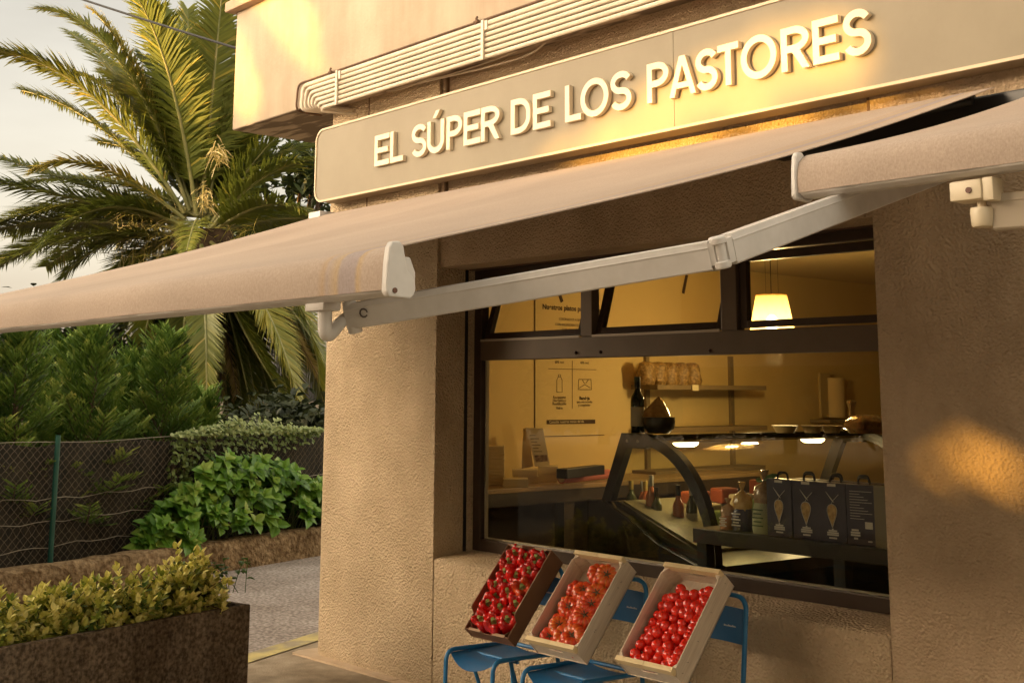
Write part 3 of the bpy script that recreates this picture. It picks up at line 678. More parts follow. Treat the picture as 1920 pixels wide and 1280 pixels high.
def wood_crate(xc, yl, zl, lab, W=0.31, L=0.47, d=0.098):
    t = crate_root('wooden_crate', lab, xc, yl, zl, d, 'wooden tomato crates')
    h = W/2; th = 0.005
    MB().box(-h, h, 0, L, 0, 0.004).build('base', PINE, t, local=True)
    for s in (-1, 1):
        a, b = s*h, s*(h-th)
        poly = [(0.0,0),(0.0,d*0.72),(0.028,d),(L-0.045,d),(L,d*0.78),(L,0)]
        MB().prism([(a,y,z) for y,z in poly], (b-a,0,0)).build('side_panel', PINE, t, local=True, bevel=0.0008)
    for yy, s in ((0.003, 1), (L-0.003, -1)):
        y1 = yy+s*th
        outl = [(-h+th+.001,0.004),(h-th-.001,0.004),(h-th-.001,d*0.70),(h-th-0.030,d+0.004),(-h+th+0.030,d+0.004),(-h+th+.001,d*0.70)]
        hole = rrect(-0.045, 0.045, d*0.52, d*0.66, 0.006, 4)
        ep = curve_mesh('ep', [outl, hole], th, lambda c: V((c.x, (yy+y1)/2-c.z, c.y))).build('end_panel', PINE, t, local=True)
        st = MB()
        st.bbox(-h+0.004, -0.001, yy-0.004*s if s>0 else yy-0.016, yy+0.016 if s>0 else yy+0.004, d*0.80, d+0.012, 0.0012)
        st.bbox(0.001, h-0.004, yy-0.004*s if s>0 else yy-0.016, yy+0.016 if s>0 else yy+0.004, d*0.80, d+0.012, 0.0012)
        st.build('end_strip', PINE2, t, local=True)
        for sx in (-1, 1):
            MB().prism([(sx*(h-th-.0005), y1, 0.004), (sx*(h-th-.0005), y1+s*0.036, 0.004), (sx*(h-th-0.036), y1, 0.004)], (0,0,d-0.006)).build('corner_post', PINE, t, local=True)
    sp = MB(); rr = random.Random(int(abs(xc)*100))
    for k in range(7):
        y = rr.uniform(0.02, L-0.02); z = rr.choice([0.004, d*0.6]); x = h
        sp.tube([(x-.001,y,z),(x+0.006,y+rr.uniform(-.006,.006),z-0.003),(x+0.010,y+rr.uniform(-.008,.008),z+0.002)], 0.0006, 4)
    sp.build('staple', mat('staple_wire',(0.12,0.09,0.06),rough=0.5) if 'staple_wire' not in D.materials else D.materials['staple_wire'], t, local=True)
    return t
wc2 = wood_crate(-4.030, -0.645, 0.570, 'pale wooden crate of ribbed tomatoes, middle of the three leaning boxes')
wc3 = wood_crate(-3.470, -0.660, 0.576, 'pale wooden crate full of small round tomatoes, rightmost leaning box')
def card_box(xc, yl, zl, W=0.315, L=0.46, d=0.098):
    t = crate_root('cardboard_box', 'brown cardboard box of red bell peppers leaning on the leftmost chair', xc, yl, zl, d)
    h = W/2; th = 0.005; e = 0.0006
    MB().box(-h, h, 0, L, 0, 0.004).build('base', CARD, t, local=True)
    for s in (-1, 1):
        poly = [(0,0),(0,d*0.62),(0.012,d*0.66),(0.085,d*0.66),(0.10,d*0.98),(0.11,d),(L-0.11,d),(L-0.075,d+0.004),(L,d+0.004),(L,0)]
        p_ = MB().prism([(s*h,y,z) for y,z in poly], (-s*th,0,0)).build('side_panel', CARD, t, local=True)
        MB().obox((s*(h-th/2), L/2, d+0.0012), (th/2-.0004,0,0), (0,L/2-0.115,0), (0,0,0.001)).build('cut_edge', CARD2, p_, local=True)
    for yy, s in ((0.002, 1), (L-0.002, -1)):
        zt = d*0.62 if s > 0 else d+0.004
        o = [(-h+th,0.004),(h-th,0.004),(h-th,zt),(0.035,zt),(0.028,zt-0.010),(-0.028,zt-0.010),(-0.035,zt),(-h+th,zt)]
        if s < 0: o = [(-h+th,0.004),(h-th,0.004),(h-th,zt),(0.05,zt),(0.04,zt+0.012),(-0.04,zt+0.012),(-0.05,zt),(-h+th,zt)]
        p_ = curve_mesh('ep', [o], th, lambda c: V((c.x, yy+s*th/2-c.z, c.y))).build('end_panel', CARD, t, local=True)
        for x0, x1 in ((-h+0.03,-0.045),(0.045,h-0.03)):
            MB().obox(((x0+x1)/2, yy+s*(th/2+0.002), zt+0.0014), ((x1-x0)/2,0,0), (0,0.0065,0), (0,0,0.0013)).build('folded_edge', CARD2, p_, local=True)
        for sx in (-1, 1):
            x_ = sx*(h-th-0.0004); c_ = 0.045
            MB().prism([(x_, yy+s*(th+.0005), 0.01), (x_-sx*c_, yy+s*(th+.0005), 0.01), (x_-sx*c_, yy+s*(th+.0005), zt-0.008), (x_, yy+s*(c_), zt-0.002), (x_, yy+s*c_, 0.01)] if False else
                       [(x_-sx*c_, yy+s*(th+.0008), 0.01), (x_, yy+s*c_, 0.01), (x_, yy+s*c_, zt-0.001), (x_-sx*c_, yy+s*(th+.0008), zt-0.001)], (sx*0.0005,-s*0.002,0)).build('corner_gusset', CARD, t, local=True)
    return t
cb = card_box(-4.562, -0.585, 0.556)

# ================================================================== vegetables
def vmat(name, cols, rough, attr=True):
    return leafmat(name, cols, rough, 0, 0.5)
PEP = mat('pepper_skin', (0.60,0.008,0.009), (0.70,0.018,0.011), 20, 0.16, 0.03, 60, coat=0.6)
PEPO = mat('orange_pepper_skin', (0.55,0.035,0.010), (0.62,0.09,0.015), 20, 0.2, coat=0.5)
STEM = mat('green_stem', (0.20,0.24,0.06), (0.32,0.36,0.11), 40, 0.6)
TOM = mat('tomato_skin', (0.66,0.014,0.008), (0.74,0.035,0.012), 25, 0.2, coat=0.5)
BEEF = leafmat('ribbed_tomato_skin', [(0.54,0.022,0.010),(0.66,0.065,0.015),(0.68,0.20,0.030)], 0.28, 0, 0.5)
BEEF.node_tree.nodes['Principled BSDF'].inputs['Coat Weight'].default_value = 0.35
def pepper_bm(seed, R_=0.042):
    rr = random.Random(seed); k = rr.choice([4,4,3]); ph = rr.uniform(0,6)
    prof = [(0.0005,0.010),(0.22,0.014),(0.40,0.026),(0.62,0.036),(0.86,0.030),(1.0,0.010),(1.02,-0.012),(0.98,-0.028),(0.86,-0.044),(0.6,-0.054),(0.0005,-0.05)]
    lob = lambda a, z: 1+0.13*math.cos(k*a+ph)*(1 if z < 0.03 else 0.9)+0.05*math.cos(a*2+ph*2)
    m = MB(); n = 28; vs = []
    for (r_, z) in prof:
        for j in range(n):
            a = 2*math.pi*j/n; l_ = lob(a, z); rr_ = r_*R_*l_
            zz = z + (0.010*math.cos(k*a+ph) if 0.3 < r_ and z > 0 else 0)
            vs.append(V((rr_*math.cos(a), rr_*math.sin(a), zz)))
    kk = len(prof)
    fs = [(i*n+j, (i+1)*n+j, (i+1)*n+(j+1)%n, i*n+(j+1)%n) for i in range(kk-1) for j in range(n)]
    m.add(vs, fs)
    st = MB(); st.lathe([(0.0001,0.008),(0.017,0.013),(0.016,0.017),(0.008,0.020),(0.006,0.034),(0.008,0.042),(0.0001,0.043)], n=10, lobes=lambda a,z: 1+0.15*math.cos(5*a) if z < .02 else 1)
    return m, st
def beef_bm(seed, R_=0.05):
    rr = random.Random(seed); k = rr.choice([8,9,10,11]); ph = rr.uniform(0,6); n = k*6
    prof = [(0.02,0.52),(0.10,0.56),(0.22,0.66),(0.40,0.78),(0.62,0.80),(0.84,0.62),(0.98,0.25),(1.0,-0.05),(0.9,-0.42),(0.62,-0.68),(0.25,-0.74),(0.01,-0.72)]
    vs = []; m = MB()
    amp = [0.25,0.3,.2,.13,.10,.09,.085,.07,.06,.05,.03,0]
    irr = [rr.uniform(0.9,1.1) for _ in range(k)]
    for q, (r_, z) in enumerate(prof):
        for j in range(n):
            a = 2*math.pi*j/n; c = abs(math.cos(k*a/2+ph)); rib = (c**0.6-0.65)
            s_ = 1+amp[q]*rib*1.6; s_ *= 0.97+0.05*irr[int(j/6) % k]*math.cos(a*2+ph)
            vs.append(V((r_*R_*s_*math.cos(a), r_*R_*s_*math.sin(a), (z*0.62+0.04*rib)*R_)))
    kk = len(prof); base = rr.uniform(0.15,0.6)
    b0 = 0
    m.v = vs
    for i in range(kk-1):
        for j in range(n):
            a = 2*math.pi*(j+.5)/n; c = abs(math.cos(k*a/2+ph))
            m.f.append((i*n+j, (i+1)*n+j, (i+1)*n+(j+1)%n, i*n+(j+1)%n))
            stripe = (0.35 if c < 0.35 else 0.0)*(1 if i > 2 else 0.6)
            m.a.append(min(1, max(0, base*(0.6+0.5*(1 if i<5 else 0.6)) + stripe + rr.uniform(-.06,.06))))
    st = MB().lathe([(0.0001,0.30*R_),(0.009,0.32*R_),(0.007,0.40*R_),(0.004,0.44*R_),(0.0001,0.44*R_)], n=8)
    for i in range(5):
        a = i*1.256+ph; st.leaf((0.004*math.cos(a),0.004*math.sin(a),0.42*R_), (math.cos(a),math.sin(a),0.3), (0,0,1), 0.016, 0.006, 0.5)
    return m, st
def tomato_bm(seed, R_=0.0215):
    rr = random.Random(seed); m = MB()
    prof = [(0.0005,0.88),(0.12,0.90),(0.3,0.93),(0.55,0.84),(0.8,0.60),(0.96,0.28),(1.0,-0.05),(0.93,-0.42),(0.72,-0.74),(0.4,-0.94),(0.0005,-1.0)]
    n = 16; vs = [V((r_*R_*math.cos(2*math.pi*j/n), r_*R_*math.sin(2*math.pi*j/n), z*R_)) for r_, z in prof for j in range(n)]
    m.add(vs, [(i*n+j, (i+1)*n+j, (i+1)*n+(j+1)%n, i*n+(j+1)%n) for i in range(len(prof)-1) for j in range(n)])
    return m
STEMD = mat('dry_stem', (0.10,0.06,0.03), (0.16,0.11,0.05), 40, 0.8)
def place(o, pos, axis, spin, sc):
    q = V((0,0,1)).rotation_difference(V(axis).normalized()) @ Quaternion((0,0,1), spin)
    o.location = pos; o.rotation_euler = q.to_euler(); o.scale = (sc,sc,sc)
def in_crate(root, px, py, depth_in):
    """a spot measured on the layer of fruit lying depth_in below the crate's rim"""
    n = CW_; o = V(root.location)+n*(0.098-depth_in)
    return at_plane(px, py, o, n)
rr = random.Random(21)
def veg(kind, seeds, pts, root, depth, lab, cat, grp, mats, sc=(0.9,1.1), lean=0.35, R_=0.04, spec=None):
    protos = []
    for s in seeds:
        r_ = kind(s)
        me = r_[0] if isinstance(r_, tuple) else r_
        protos.append((me, r_[1] if isinstance(r_, tuple) else None))
    built = {}
    hw = 0.144-R_*sc[1]*1.08
    for i, (px, py) in enumerate(pts):
        if abs(px) < 1: p = V(root.location)+CU*px+CV*py+CW_*(0.098-depth)       # given along the crate itself
        else: p = in_crate(root, px, py, depth)
        x = root.location.x; p.x = max(x-hw, min(x+hw, p.x))
        lf = p-V(root.location); vv = lf.dot(CV); vv2 = max(R_*0.95+0.008, min(0.46-R_*0.95-0.006, vv)); p += CV*(vv2-vv)
        k = i % len(protos); sp = (spec or {}).get(i)
        key = (k, sp is not None)
        if key not in built:
            o = protos[k][0].build(cat.replace(' ','_'), sp[1] if sp else mats[0], None, True, 80, local=True)
            if protos[k][1]: protos[k][1].build('stem', mats[1], o, True, 50, local=True)
            built[key] = o
        else: o = copy_tree(built[key])
        ax = CW_+CU*(0.55 if lean < 1 else 0)+CU*rr.uniform(-lean,lean)+CV*rr.uniform(-lean,lean)
        place(o, p+CW_*rr.uniform(-0.006,0.006), ax, rr.uniform(0,6.28), rr.uniform(*sc))
        tag(o, sp[0] if sp else lab, cat, grp)
z4 = lambda L: [(800+x/3, 960+y/3) for x, y in L]
pep = z4([(495,232),(558,265),(635,272),(428,335),(502,362),(583,350),(378,425),(460,445),(545,432),(350,522),(420,540),(508,525),(318,608),(383,628),(455,612),(610,300),(470,300)])
veg(pepper_bm, (1,2,3,4,5), pep, cb, 0.034, 'glossy red bell pepper with green stem packed in the cardboard box', 'bell pepper', 'red peppers in the cardboard box', (PEP,STEM), (1.04,1.2), 0.25, 0.036,
    {8: ('orange red pepper lying on its side at the right of the cardboard box', PEPO)})
beef = z4([(980,362),(1068,372),(882,450),(1003,472),(805,538),(908,528),(985,535),(948,605),(745,645),(852,628),(775,700),(850,722),(905,715)])
veg(beef_bm, (11,12,13,14,15,16,17), beef, wc2, 0.024, 'large ribbed orange red tomato in the middle wooden crate', 'ribbed tomato', 'ribbed tomatoes in the middle crate', (BEEF,STEMD), (1.0,1.2), 0.4, 0.047)
z6 = lambda L: [(1120+x/5.334, 1040+y/5.334) for x, y in L]
cher = z6([(835,345),(775,430),(885,408),(972,400),(1060,380),(1150,375),(1222,392),(725,525),(830,490),(915,500),(990,520),(1070,450),(1135,485),(1045,555),(1112,585),(800,572),(872,585),(930,628),(670,628),(762,635),(855,690),(990,680),(690,720),(770,750),(868,765),(955,780),(1035,745),(605,775),(690,825),(800,840),(990,835),(520,840),(880,872),(435,900),(600,905),(705,915),(930,920),(515,955),(825,965),(382,990),(482,1020),(610,1030),(715,1000),(812,1050),(890,1015),(765,1095),(855,1095),(420,1045),(680,1090),(560,1085),(1080,650),(925,560),(640,970),(550,790),(740,1050)])
veg(tomato_bm, (31,32), cher, wc3, 0.030, 'small round bright red tomato in the rightmost crate', 'tomato', 'small tomatoes in the rightmost crate', (TOM,STEM), (0.98,1.2), 1.2, 0.022)
def fill(nu, nv, u0, v0, v1, j): return [(-u0+2*u0*a/(nu-1)+rr.uniform(-j,j), v0+(v1-v0)*b/(nv-1)+rr.uniform(-j,j)) for a in range(nu) for b in range(nv)]
veg(tomato_bm, (33,), fill(7,9,0.118,0.025,0.34,0.006), wc3, 0.056, 'small round bright red tomato in the rightmost crate', 'tomato', 'small tomatoes in the rightmost crate', (TOM,STEM), (0.95,1.1), 1.2, 0.022)
veg(pepper_bm, (6,7,8), fill(3,6,0.085,0.075,0.40,0.006), cb, 0.062, 'glossy red bell pepper with green stem packed in the cardboard box', 'bell pepper', 'red peppers in the cardboard box', (PEP,STEM), (1.0,1.1), 0.25, 0.036)
veg(beef_bm, (18,19,20), fill(3,4,0.085,0.06,0.30,0.008), wc2, 0.060, 'large ribbed orange red tomato in the middle wooden crate', 'ribbed tomato', 'ribbed tomatoes in the middle crate', (BEEF,STEMD), (0.95,1.1), 0.4, 0.047)

# ================================================================== inside the shop
PAPER = mat('menu_paper', (0.72,0.60,0.36), rough=0.8); INK = mat('dark_print', (0.06,0.03,0.02), rough=0.8)
WD = V((0,1,0)); PX = XW+0.004
po = thing('wall_poster', 'large menu poster with bottle and dish icons on the shop wall', 'poster', (XW, 1.9, 1.33))
pA, pB = at(1003,545,0,PX), at(1133,815,0,PX)
MB().box(XW, PX, pA.y, 3.05, 1.335, 2.60).build('sheet', mat('poster_sheet', (0.62,0.46,0.20), rough=0.8), po)
ink = MB(); PXI = PX+0.0015
def pline(a, b, w=0.004):
    a, b = at(*a,0,PXI), at(*b,0,PXI); d = (b-a).normalized(); n = V((1,0,0)).cross(d)
    ink.obox((a+b)/2, (b-a)/2, n*w/2, V((0.0008,0,0)))
pline((1003,545),(1003,840),0.006); pline((1028,691),(1118,693)); pline((1073,676),(1073,766)); pline((1025,791),(1116,790),0.03); pline((1020,818),(1133,815),0.005)
for a, b in (((1054,566),(1045,540)),((1288,515),(1281,550))): pline(a, b, 0.03)
def ploop(pts, w=0.004):
    P = [at(x,y,0,PXI) for x,y in pts]
    ink.tube(P+[P[0]], w/2, 4)
ploop([(1044,735),(1044,712),(1046.5,707),(1047,702),(1051,702),(1051.5,707),(1054,712),(1054,735)]); pline((1046.5,706),(1051.5,706))
ploop([(1085,711),(1108,711),(1109,730),(1084,730)],0.005); pline((1086,727),(1096,721)); pline((1097,721),(1107,727)); pline((1092,712),(1096,719)); pline((1103,712),(1098,719))
ink.build('icons', INK, po)
tx = MB()
def ptext(s, px, py, size, wt=0.0, al='LEFT'):
    o = at(px,py,0,PXI); m_ = text_mesh(s, size, lambda c: V((PXI+c.z, o.y+c.x, o.z+c.y)), 0.0005, al, wt); tx.add(m_.v, m_.f)
ptext('Nuestros platos preparados', 1017, 579, 0.052, 0.0015)
for k, s in enumerate(('COCINADOS A BAJA TEMPERATURA','CON INGREDIENTES NATURALES','Y MUCHO MIMO')): ptext(s, 1048-7*(k==1)+6*(k==2), 600+10*k, 0.026)
for k, s in enumerate(('Recipiente','Hermético','Reutilizable')): ptext(s, 1049, 747+6*k, 0.030, 0, 'CENTER')
ptext('Vidrio', 1049, 767, 0.026, 0, 'CENTER'); ptext('Bandeja', 1096, 749, 0.034, 0.001, 'CENTER'); ptext('apta microondas', 1096, 755, 0.024, 0, 'CENTER'); ptext('y congelador', 1096, 761, 0.024, 0, 'CENTER')
ptext('60% reci', 1049, 681, 0.026, 0, 'CENTER'); ptext('40% reci', 1096, 682, 0.026, 0, 'CENTER')
tx.build('writing', INK, po)
tw = MB(); o = at(1030,793,0,PXI+0.002); m_ = text_mesh('Consulte nuestros menús del día', 0.026, lambda c: V((PXI+0.002+c.z, o.y+c.x, o.z+c.y)), 0.0004); tw.add(m_.v, m_.f); tw.build('writing', PAPER, po)

# counter along the wall
ca, cbk = at(908,919,0,XW+0.42), at(1140,905,0,XW+0.42)
ZC = 1.05
DARKW = mat('dark_counter_wood', (0.035,0.022,0.012), (0.055,0.035,0.02), 6, 0.45)
ct = thing('wall_counter', 'dark counter with wooden top along the ochre shop wall', 'counter', (XW+0.22, 2.0, 0.02))
MB().bbox(XW+0.01, XW+0.55, 0.40, 3.3, ZC-0.03, ZC, 0.004).build('worktop', mat('counter_top', (0.30,0.19,0.085),(0.36,0.23,0.11),4,0.4), ct)
MB().box(XW+0.01, XW+0.545, 0.40, 3.3, ZC-0.11, ZC-0.031).build('apron', DARKW, ct)
for y in (0.45, 1.25, 2.1, 3.1): MB().box(XW+0.44, XW+0.53, y, y+0.09, 0.02, ZC-0.11).build('leg', DARKW, ct)
MB().box(XW+0.02, XW+0.05, 0.42, 3.25, 0.02, ZC-0.12).build('back_panel', DARKW, ct)
def on_counter(px, py): return at(px, py, 2, ZC)
KRAFT = mat('cream_card', (0.60,0.47,0.25), (0.66,0.53,0.30), 5, 0.8)
# stack of papers at the window's edge
def sbox(name, lab, cat, px0, px1, pyb, h, dpt, mt, grp=None, n=1, zb=ZC):
    a, b = at(px0,pyb,2,zb), at(px1,pyb,2,zb); c = (a+b)/2; wdt = (b-a).length/2
    ux = _rt.copy(); ux.z = 0; ux.normalize(); uy = V((-ux.y,ux.x,0)); m_ = MB()
    for k in range(n):
        hh = h/n; m_.obox(c+uy*dpt/2+V((0,0,hh*(k+.5)))+ux*random.uniform(-.003,.003)*(n>1), ux*wdt, uy*dpt/2, V((0,0,hh/2-0.0007)))
    return tag(m_.build(name, mt, bevel=0.0015), lab, cat, grp)
sbox('paper_stack', 'tall stack of cream cartons by the left edge of the window', 'stack', 900, 946, 909, 0.245, 0.16, KRAFT, None, 12)
sbox('food_carton', 'cream food carton lying lowest, front of the counter stack', 'carton', 943, 990, 913, 0.050, 0.16, KRAFT, 'cream cartons on the counter')
sbox('food_carton', 'squat cream carton behind the one lying at the front', 'carton', 961, 1009, 906, 0.088, 0.14, KRAFT, 'cream cartons on the counter', 2)
sbox('food_carton', 'cream carton pair standing under the leaning menu cards', 'carton', 1010, 1046, 904, 0.105, 0.16, KRAFT, 'cream cartons on the counter', 2)
mh = thing('menu_card', 'leaning menu card with small printed photo above the cartons', 'menu', on_counter(1003,904))
pts = [at_depth(x,y,8.22) for x,y in ((986,802),(1018,803),(1031,872),(1003,874))]
MB().prism(pts, _f*0.012).build('card', PAPER, mh)
MB().prism([p-_f*0.004 for p in [at_depth(x,y,8.22) for x,y in ((1002,853),(1025,852),(1027,864),(1005,866))]], _f*0.002).build('picture', mat('menu_photo',(0.12,0.06,0.03),(0.45,0.30,0.15),40), mh)
MB().prism([at_depth(x,y,8.28) for x,y in ((981,805),(990,804),(1000,874),(978,878))], _f*0.05).build('stand', KRAFT, mh)
li = MB()
for k in range(6): 
    a, b = at_depth(993+k*1.5, 816+k*6, 8.205), at_depth(1004+k*1.5+(k%2)*5, 816+k*6, 8.205); li.obox((a+b)/2, (b-a)/2, _up*0.002, _f*0.0005)
li.build('writing', INK, mh)
ra, rb = at(1053,897,2,ZC+0.04), at(1139,888,2,ZC+0.04)
ro = thing('film_roll', 'pink roll of wrapping film lying on the counter', 'roll', (ra+rb)/2)
MB().tube([ra, rb], 0.034, 18).build('film', mat('pink_film', (0.50,0.16,0.14), rough=0.25, coat=0.5), ro, True)
MB().tube([ra+(ra-rb).normalized()*0.006, ra], 0.022, 14).build('core', KRAFT, ro, True)
a, b = at(1047,888,2,ZC+0.09), at(1118,880,2,ZC+0.09); dv = (b-a)
tag(MB().obox((a+b)/2+V((0,0.03,0.0)), dv/2, V((-dv.y,dv.x,0)).normalized()*0.04, V((0,0,0.03))).build('film_dispenser', BLACK, bevel=0.004), 'long black dispenser box behind the pink roll', 'dispenser')
def bottle(pos, h, r_, cg, cl, name, lab, grp, cap=None, liquid=None):
    t = thing(name, lab, 'bottle', pos, grp)
    prof = [(0.0001,0),(r_*.95,0),(r_,.01*h),(r_,.58*h),(r_*.9,.64*h),(r_*.5,.73*h),(r_*.36,.80*h),(r_*.34,.97*h),(r_*.40,.975*h),(r_*.40,h),(0.0001,h)]
    MB().lathe(prof, n=18).build('glass', cg, t, True, 50, local=True)
    if cl: MB().lathe([(r_*1.015,.12*h),(r_*1.02,.125*h),(r_*1.02,.46*h),(r_*1.015,.465*h)], n=18).build('label', cl, t, True, 50, local=True)
    if cap: MB().lathe([(r_*.42,.80*h),(r_*.44,.81*h),(r_*.44,1.003*h),(0.0001,1.006*h)], n=14).build('capsule', cap, t, True, 50, local=True)
    return t
GDARK = mat('dark_bottle_glass', (0.012,0.009,0.006), rough=0.1, spec=0.7)
GROSE = mat('rose_wine', (0.42,0.13,0.06), rough=0.12, spec=0.7)
GGRN = mat('green_bottle_glass', (0.05,0.06,0.018), rough=0.12, spec=0.7)
LBL = mat('cream_label', (0.46,0.42,0.32), rough=0.7); GOLD = mat('gold_foil', (0.55,0.42,0.15), rough=0.35, metal=0.5); SILV = mat('silver_foil', (0.50,0.50,0.48), rough=0.35, metal=0.5)
sp_ = at(1122,925,2,0.90)
spb = thing('spray_bottle', 'clear spray bottle between the pink roll and the display case', 'bottle', sp_)
MB().lathe([(0.0001,0),(0.032,0),(0.034,0.01),(0.033,0.10),(0.024,0.125),(0.012,0.14),(0.012,0.15),(0.0001,0.15)], n=16).build('body', mat('cloudy_plastic',(0.42,0.36,0.22),rough=0.3), spb, True, local=True)
MB().obox((0,0,0.175),(0.014,0,0),(0,0.03,0),(0,0,0.014)).build('trigger_head', mat('trigger_plastic',(0.5,0.45,0.32)), spb, local=True, bevel=0.004)

# display case: runs into the shop, curved glass towards the right
CA, CB_ = at(1165,812,2,1.40), at(1590,808,2,1.40)
YC0 = 1.0; cdir = V((0.10,1,0)).normalized(); csd = V((cdir.y,-cdir.x,0))
c0 = at(1165,812,1,YC0)
def cc(u, v, z): return V((c0.x,YC0,0))+csd*u+cdir*v+V((0,0,z))
case = thing('display_case', 'refrigerated deli display case with black end frame and curved glass', 'display case', cc(0.3,0.9,0.02))
STEEL = mat('brushed_steel', (0.34,0.33,0.29), rough=0.35, metal=0.7)
def cprof(t): a = R(90*t); return (0.22+0.53*math.sin(a)**1.1*1.0, 1.375-0.66*(1-math.cos(a)))
CLEN = 1.95
for v0, nm in ((0.0,'end_frame'),(CLEN,'end_frame')):
    m_ = MB(); W_ = 0.05
    out = [(-0.19,1.0),(-0.015,1.385),(0.01,1.405),(0.22,1.405)]+[(cprof(t/14)[0]+0.02,cprof(t/14)[1]+0.012) for t in range(1,15)]
    inn = [(-0.11,1.0),(0.045,1.32),(0.20,1.32)]+[(cprof(t/14)[0]-0.03,cprof(t/14)[1]-0.035) for t in range(1,15)]
    q = len(inn); out = out[1:] if len(out) > q else out; 
    out2 = [(-0.19,1.0),(0.0,1.405),(0.22,1.405)]+[(cprof(t/14)[0]+0.02,cprof(t/14)[1]+0.012) for t in range(1,15)]
    vs = [cc(a,v0+o,z) for o in (0,W_) for a,z in out2]+[cc(a,v0+o,z) for o in (0,W_) for a,z in inn]
    k = len(out2); fs = []
    for i in range(k-1):
        fs += [(i,2*k+i,2*k+i+1,i+1),(k+i,k+i+1,3*k+i+1,3*k+i),(i,i+1,k+i+1,k+i),(2*k+i,3*k+i,3*k+i+1,2*k+i+1)]
    m_.add(vs, fs).build(nm, BLACK, case, True, 30)
    if v0 == 0:
        for u in (0.055, 0.15): MB().lathe([(0.0001,0),(0.010,0),(0.010,0.004),(0.0001,0.005)], cc(u,v0-0.001,1.362), 12, -cdir).build('bolt', STEEL, case, True)
m_ = MB(); vs = []
for v in (0.05, CLEN):
    for t in range(0,15): a, z = cprof(t/14); vs.append(cc(a,v,z))
m_.add(vs, [(i,i+1,15+i+1,15+i) for i in range(14)]); m_.build('curved_glass', glassmat('case_glass',(0.92,0.95,0.90),1.5), case, True)
MB().prism([cc(a,0.048,z) for a,z in [(-0.10,1.0),(0.045,1.32),(0.2,1.32)]+[(cprof(t/14)[0]-.03,cprof(t/14)[1]-.035) for t in range(1,15)]+[(0.7,0.76),(-0.1,0.76)]], cdir*0.004).build('end_glass', D.materials['case_glass'], case)
MB().prism([cc(u,0.05,z) for u,z in ((-0.02,1.40),(0.22,1.40),(0.225,1.375),(0.22,1.35),(-0.02,1.37))], cdir*(CLEN-0.05)).build('top_bar', mat('glossy_black', (0.03,0.022,0.015), rough=0.12), case, bevel=0.006)
low = [(-0.30,0.02),(-0.30,0.98),(-0.10,1.0)]+[(0.62,0.76),(0.78,0.72),(0.80,0.66),(0.74,0.62)]+[(0.60,0.50),(0.55,0.02)]
MB().prism([cc(u,0.06,z) for u,z in low], cdir*(CLEN-0.06)).build('body', mat('case_body', (0.03,0.025,0.018), rough=0.35), case)
MB().prism([cc(u,0.0,z) for u,z in [(-0.33,0.0),(-0.33,1.0),(-0.19,1.01),(0.02,0.93),(0.30,0.80),(0.60,0.72),(0.83,0.69),(0.83,0.63),(0.6,0.45),(0.57,0.0)]], cdir*0.055).build('end_panel', mat('case_end', (0.022,0.018,0.012), rough=0.22), case, bevel=0.008)
MB().box(-0.02,0.02,-0.02,0.02,0,0.01) 
tr_ = MB(); tr_.prism([cc(u,0.08,z) for u,z in ((-0.08,0.99),(0.60,0.775),(0.60,0.785),(-0.08,1.002))], cdir*(CLEN-0.12)); tr_.build('deck', mat('case_deck', (0.17,0.15,0.09), rough=0.4), case)
for v, (px,py) in ((0.40,(1310,835)), (1.55,(1577,828))):
    MB().lathe([(0.0001,0.0),(0.055,0.0),(0.075,0.012),(0.08,0.03),(0.0001,0.03)], cc(0.13,v,1.322), 20).build('case_lamp', mat('case_lamp_glow', (0.8,0.7,0.5), emis=(1.0,0.70,0.32), estr=2) if 'case_lamp_glow' not in D.materials else D.materials['case_lamp_glow'], case, True)
    ld = D.lights.new('case_light','POINT'); ld.energy = 0.5; ld.color = (1.0,0.70,0.36); ld.shadow_soft_size = 0.06
    lo = D.objects.new('case_light', ld); COL.objects.link(lo); lo.location = cc(0.13,v,1.28)
# things on the case
p = cc(0.06, 0.10, 1.406)
bw = bottle(at(1196,808,1,YC0+0.07), 0.33, 0.042, GDARK, LBL, 'wine_bottle', 'dark wine bottle with cream label standing on top of the display case', None, BLACK); bw.location.z = 1.406
gp = at(1236,812,1,YC0+0.10); gp.z = 1.406
gb = thing('gift_bowl', 'dark bowl of biscuits wrapped in clear film beside the wine bottle', 'bowl', gp)
MB().lathe([(0.0001,0),(0.06,0),(0.088,0.03),(0.095,0.06),(0.094,0.095),(0.0001,0.094)], n=20).build('bowl', mat('dark_bowl',(0.03,0.018,0.012),rough=0.3), gb, True, local=True)
MB().lathe([(0.0001,0.095),(0.088,0.096),(0.075,0.135),(0.035,0.185),(0.004,0.215)], n=12, lobes=lambda a,z: 1+0.2*math.cos(a+z*20)).build('biscuits', mat('biscuits_in_film',(0.30,0.16,0.06),(0.46,0.28,0.12),30,0.15,coat=0.6), gb, True, local=True)
for i,(px,w_) in enumerate(((1472,0.075),(1523,0.062),(1560,0.062))):
    q = at(px,811,2,1.408); 
    tag(MB().lathe([(0.0001,0),(w_*.7,0),(w_*.98,.036),(w_*1.06,.040),(w_*1.06,.043),(w_*.92,.041),(w_*.66,.006),(0.0001,.006)], q, 20).build('serving_dish', mat('cream_plastic',(0.60,0.47,0.26),rough=0.45) if 'cream_plastic' not in D.materials else D.materials['cream_plastic'], None, True),
        ['widest cream dish on the display case, nearest the window centre','small cream dish on the display case between two others','cream dish on the display case nearest the bag of pastries'][i], 'dish', 'cream dishes on the display case')
bq = at(1626,812,2,1.408); bgp = thing('pastry_bag', 'clear tied bag of glazed pastries on the case beside the pier', 'bag', bq)
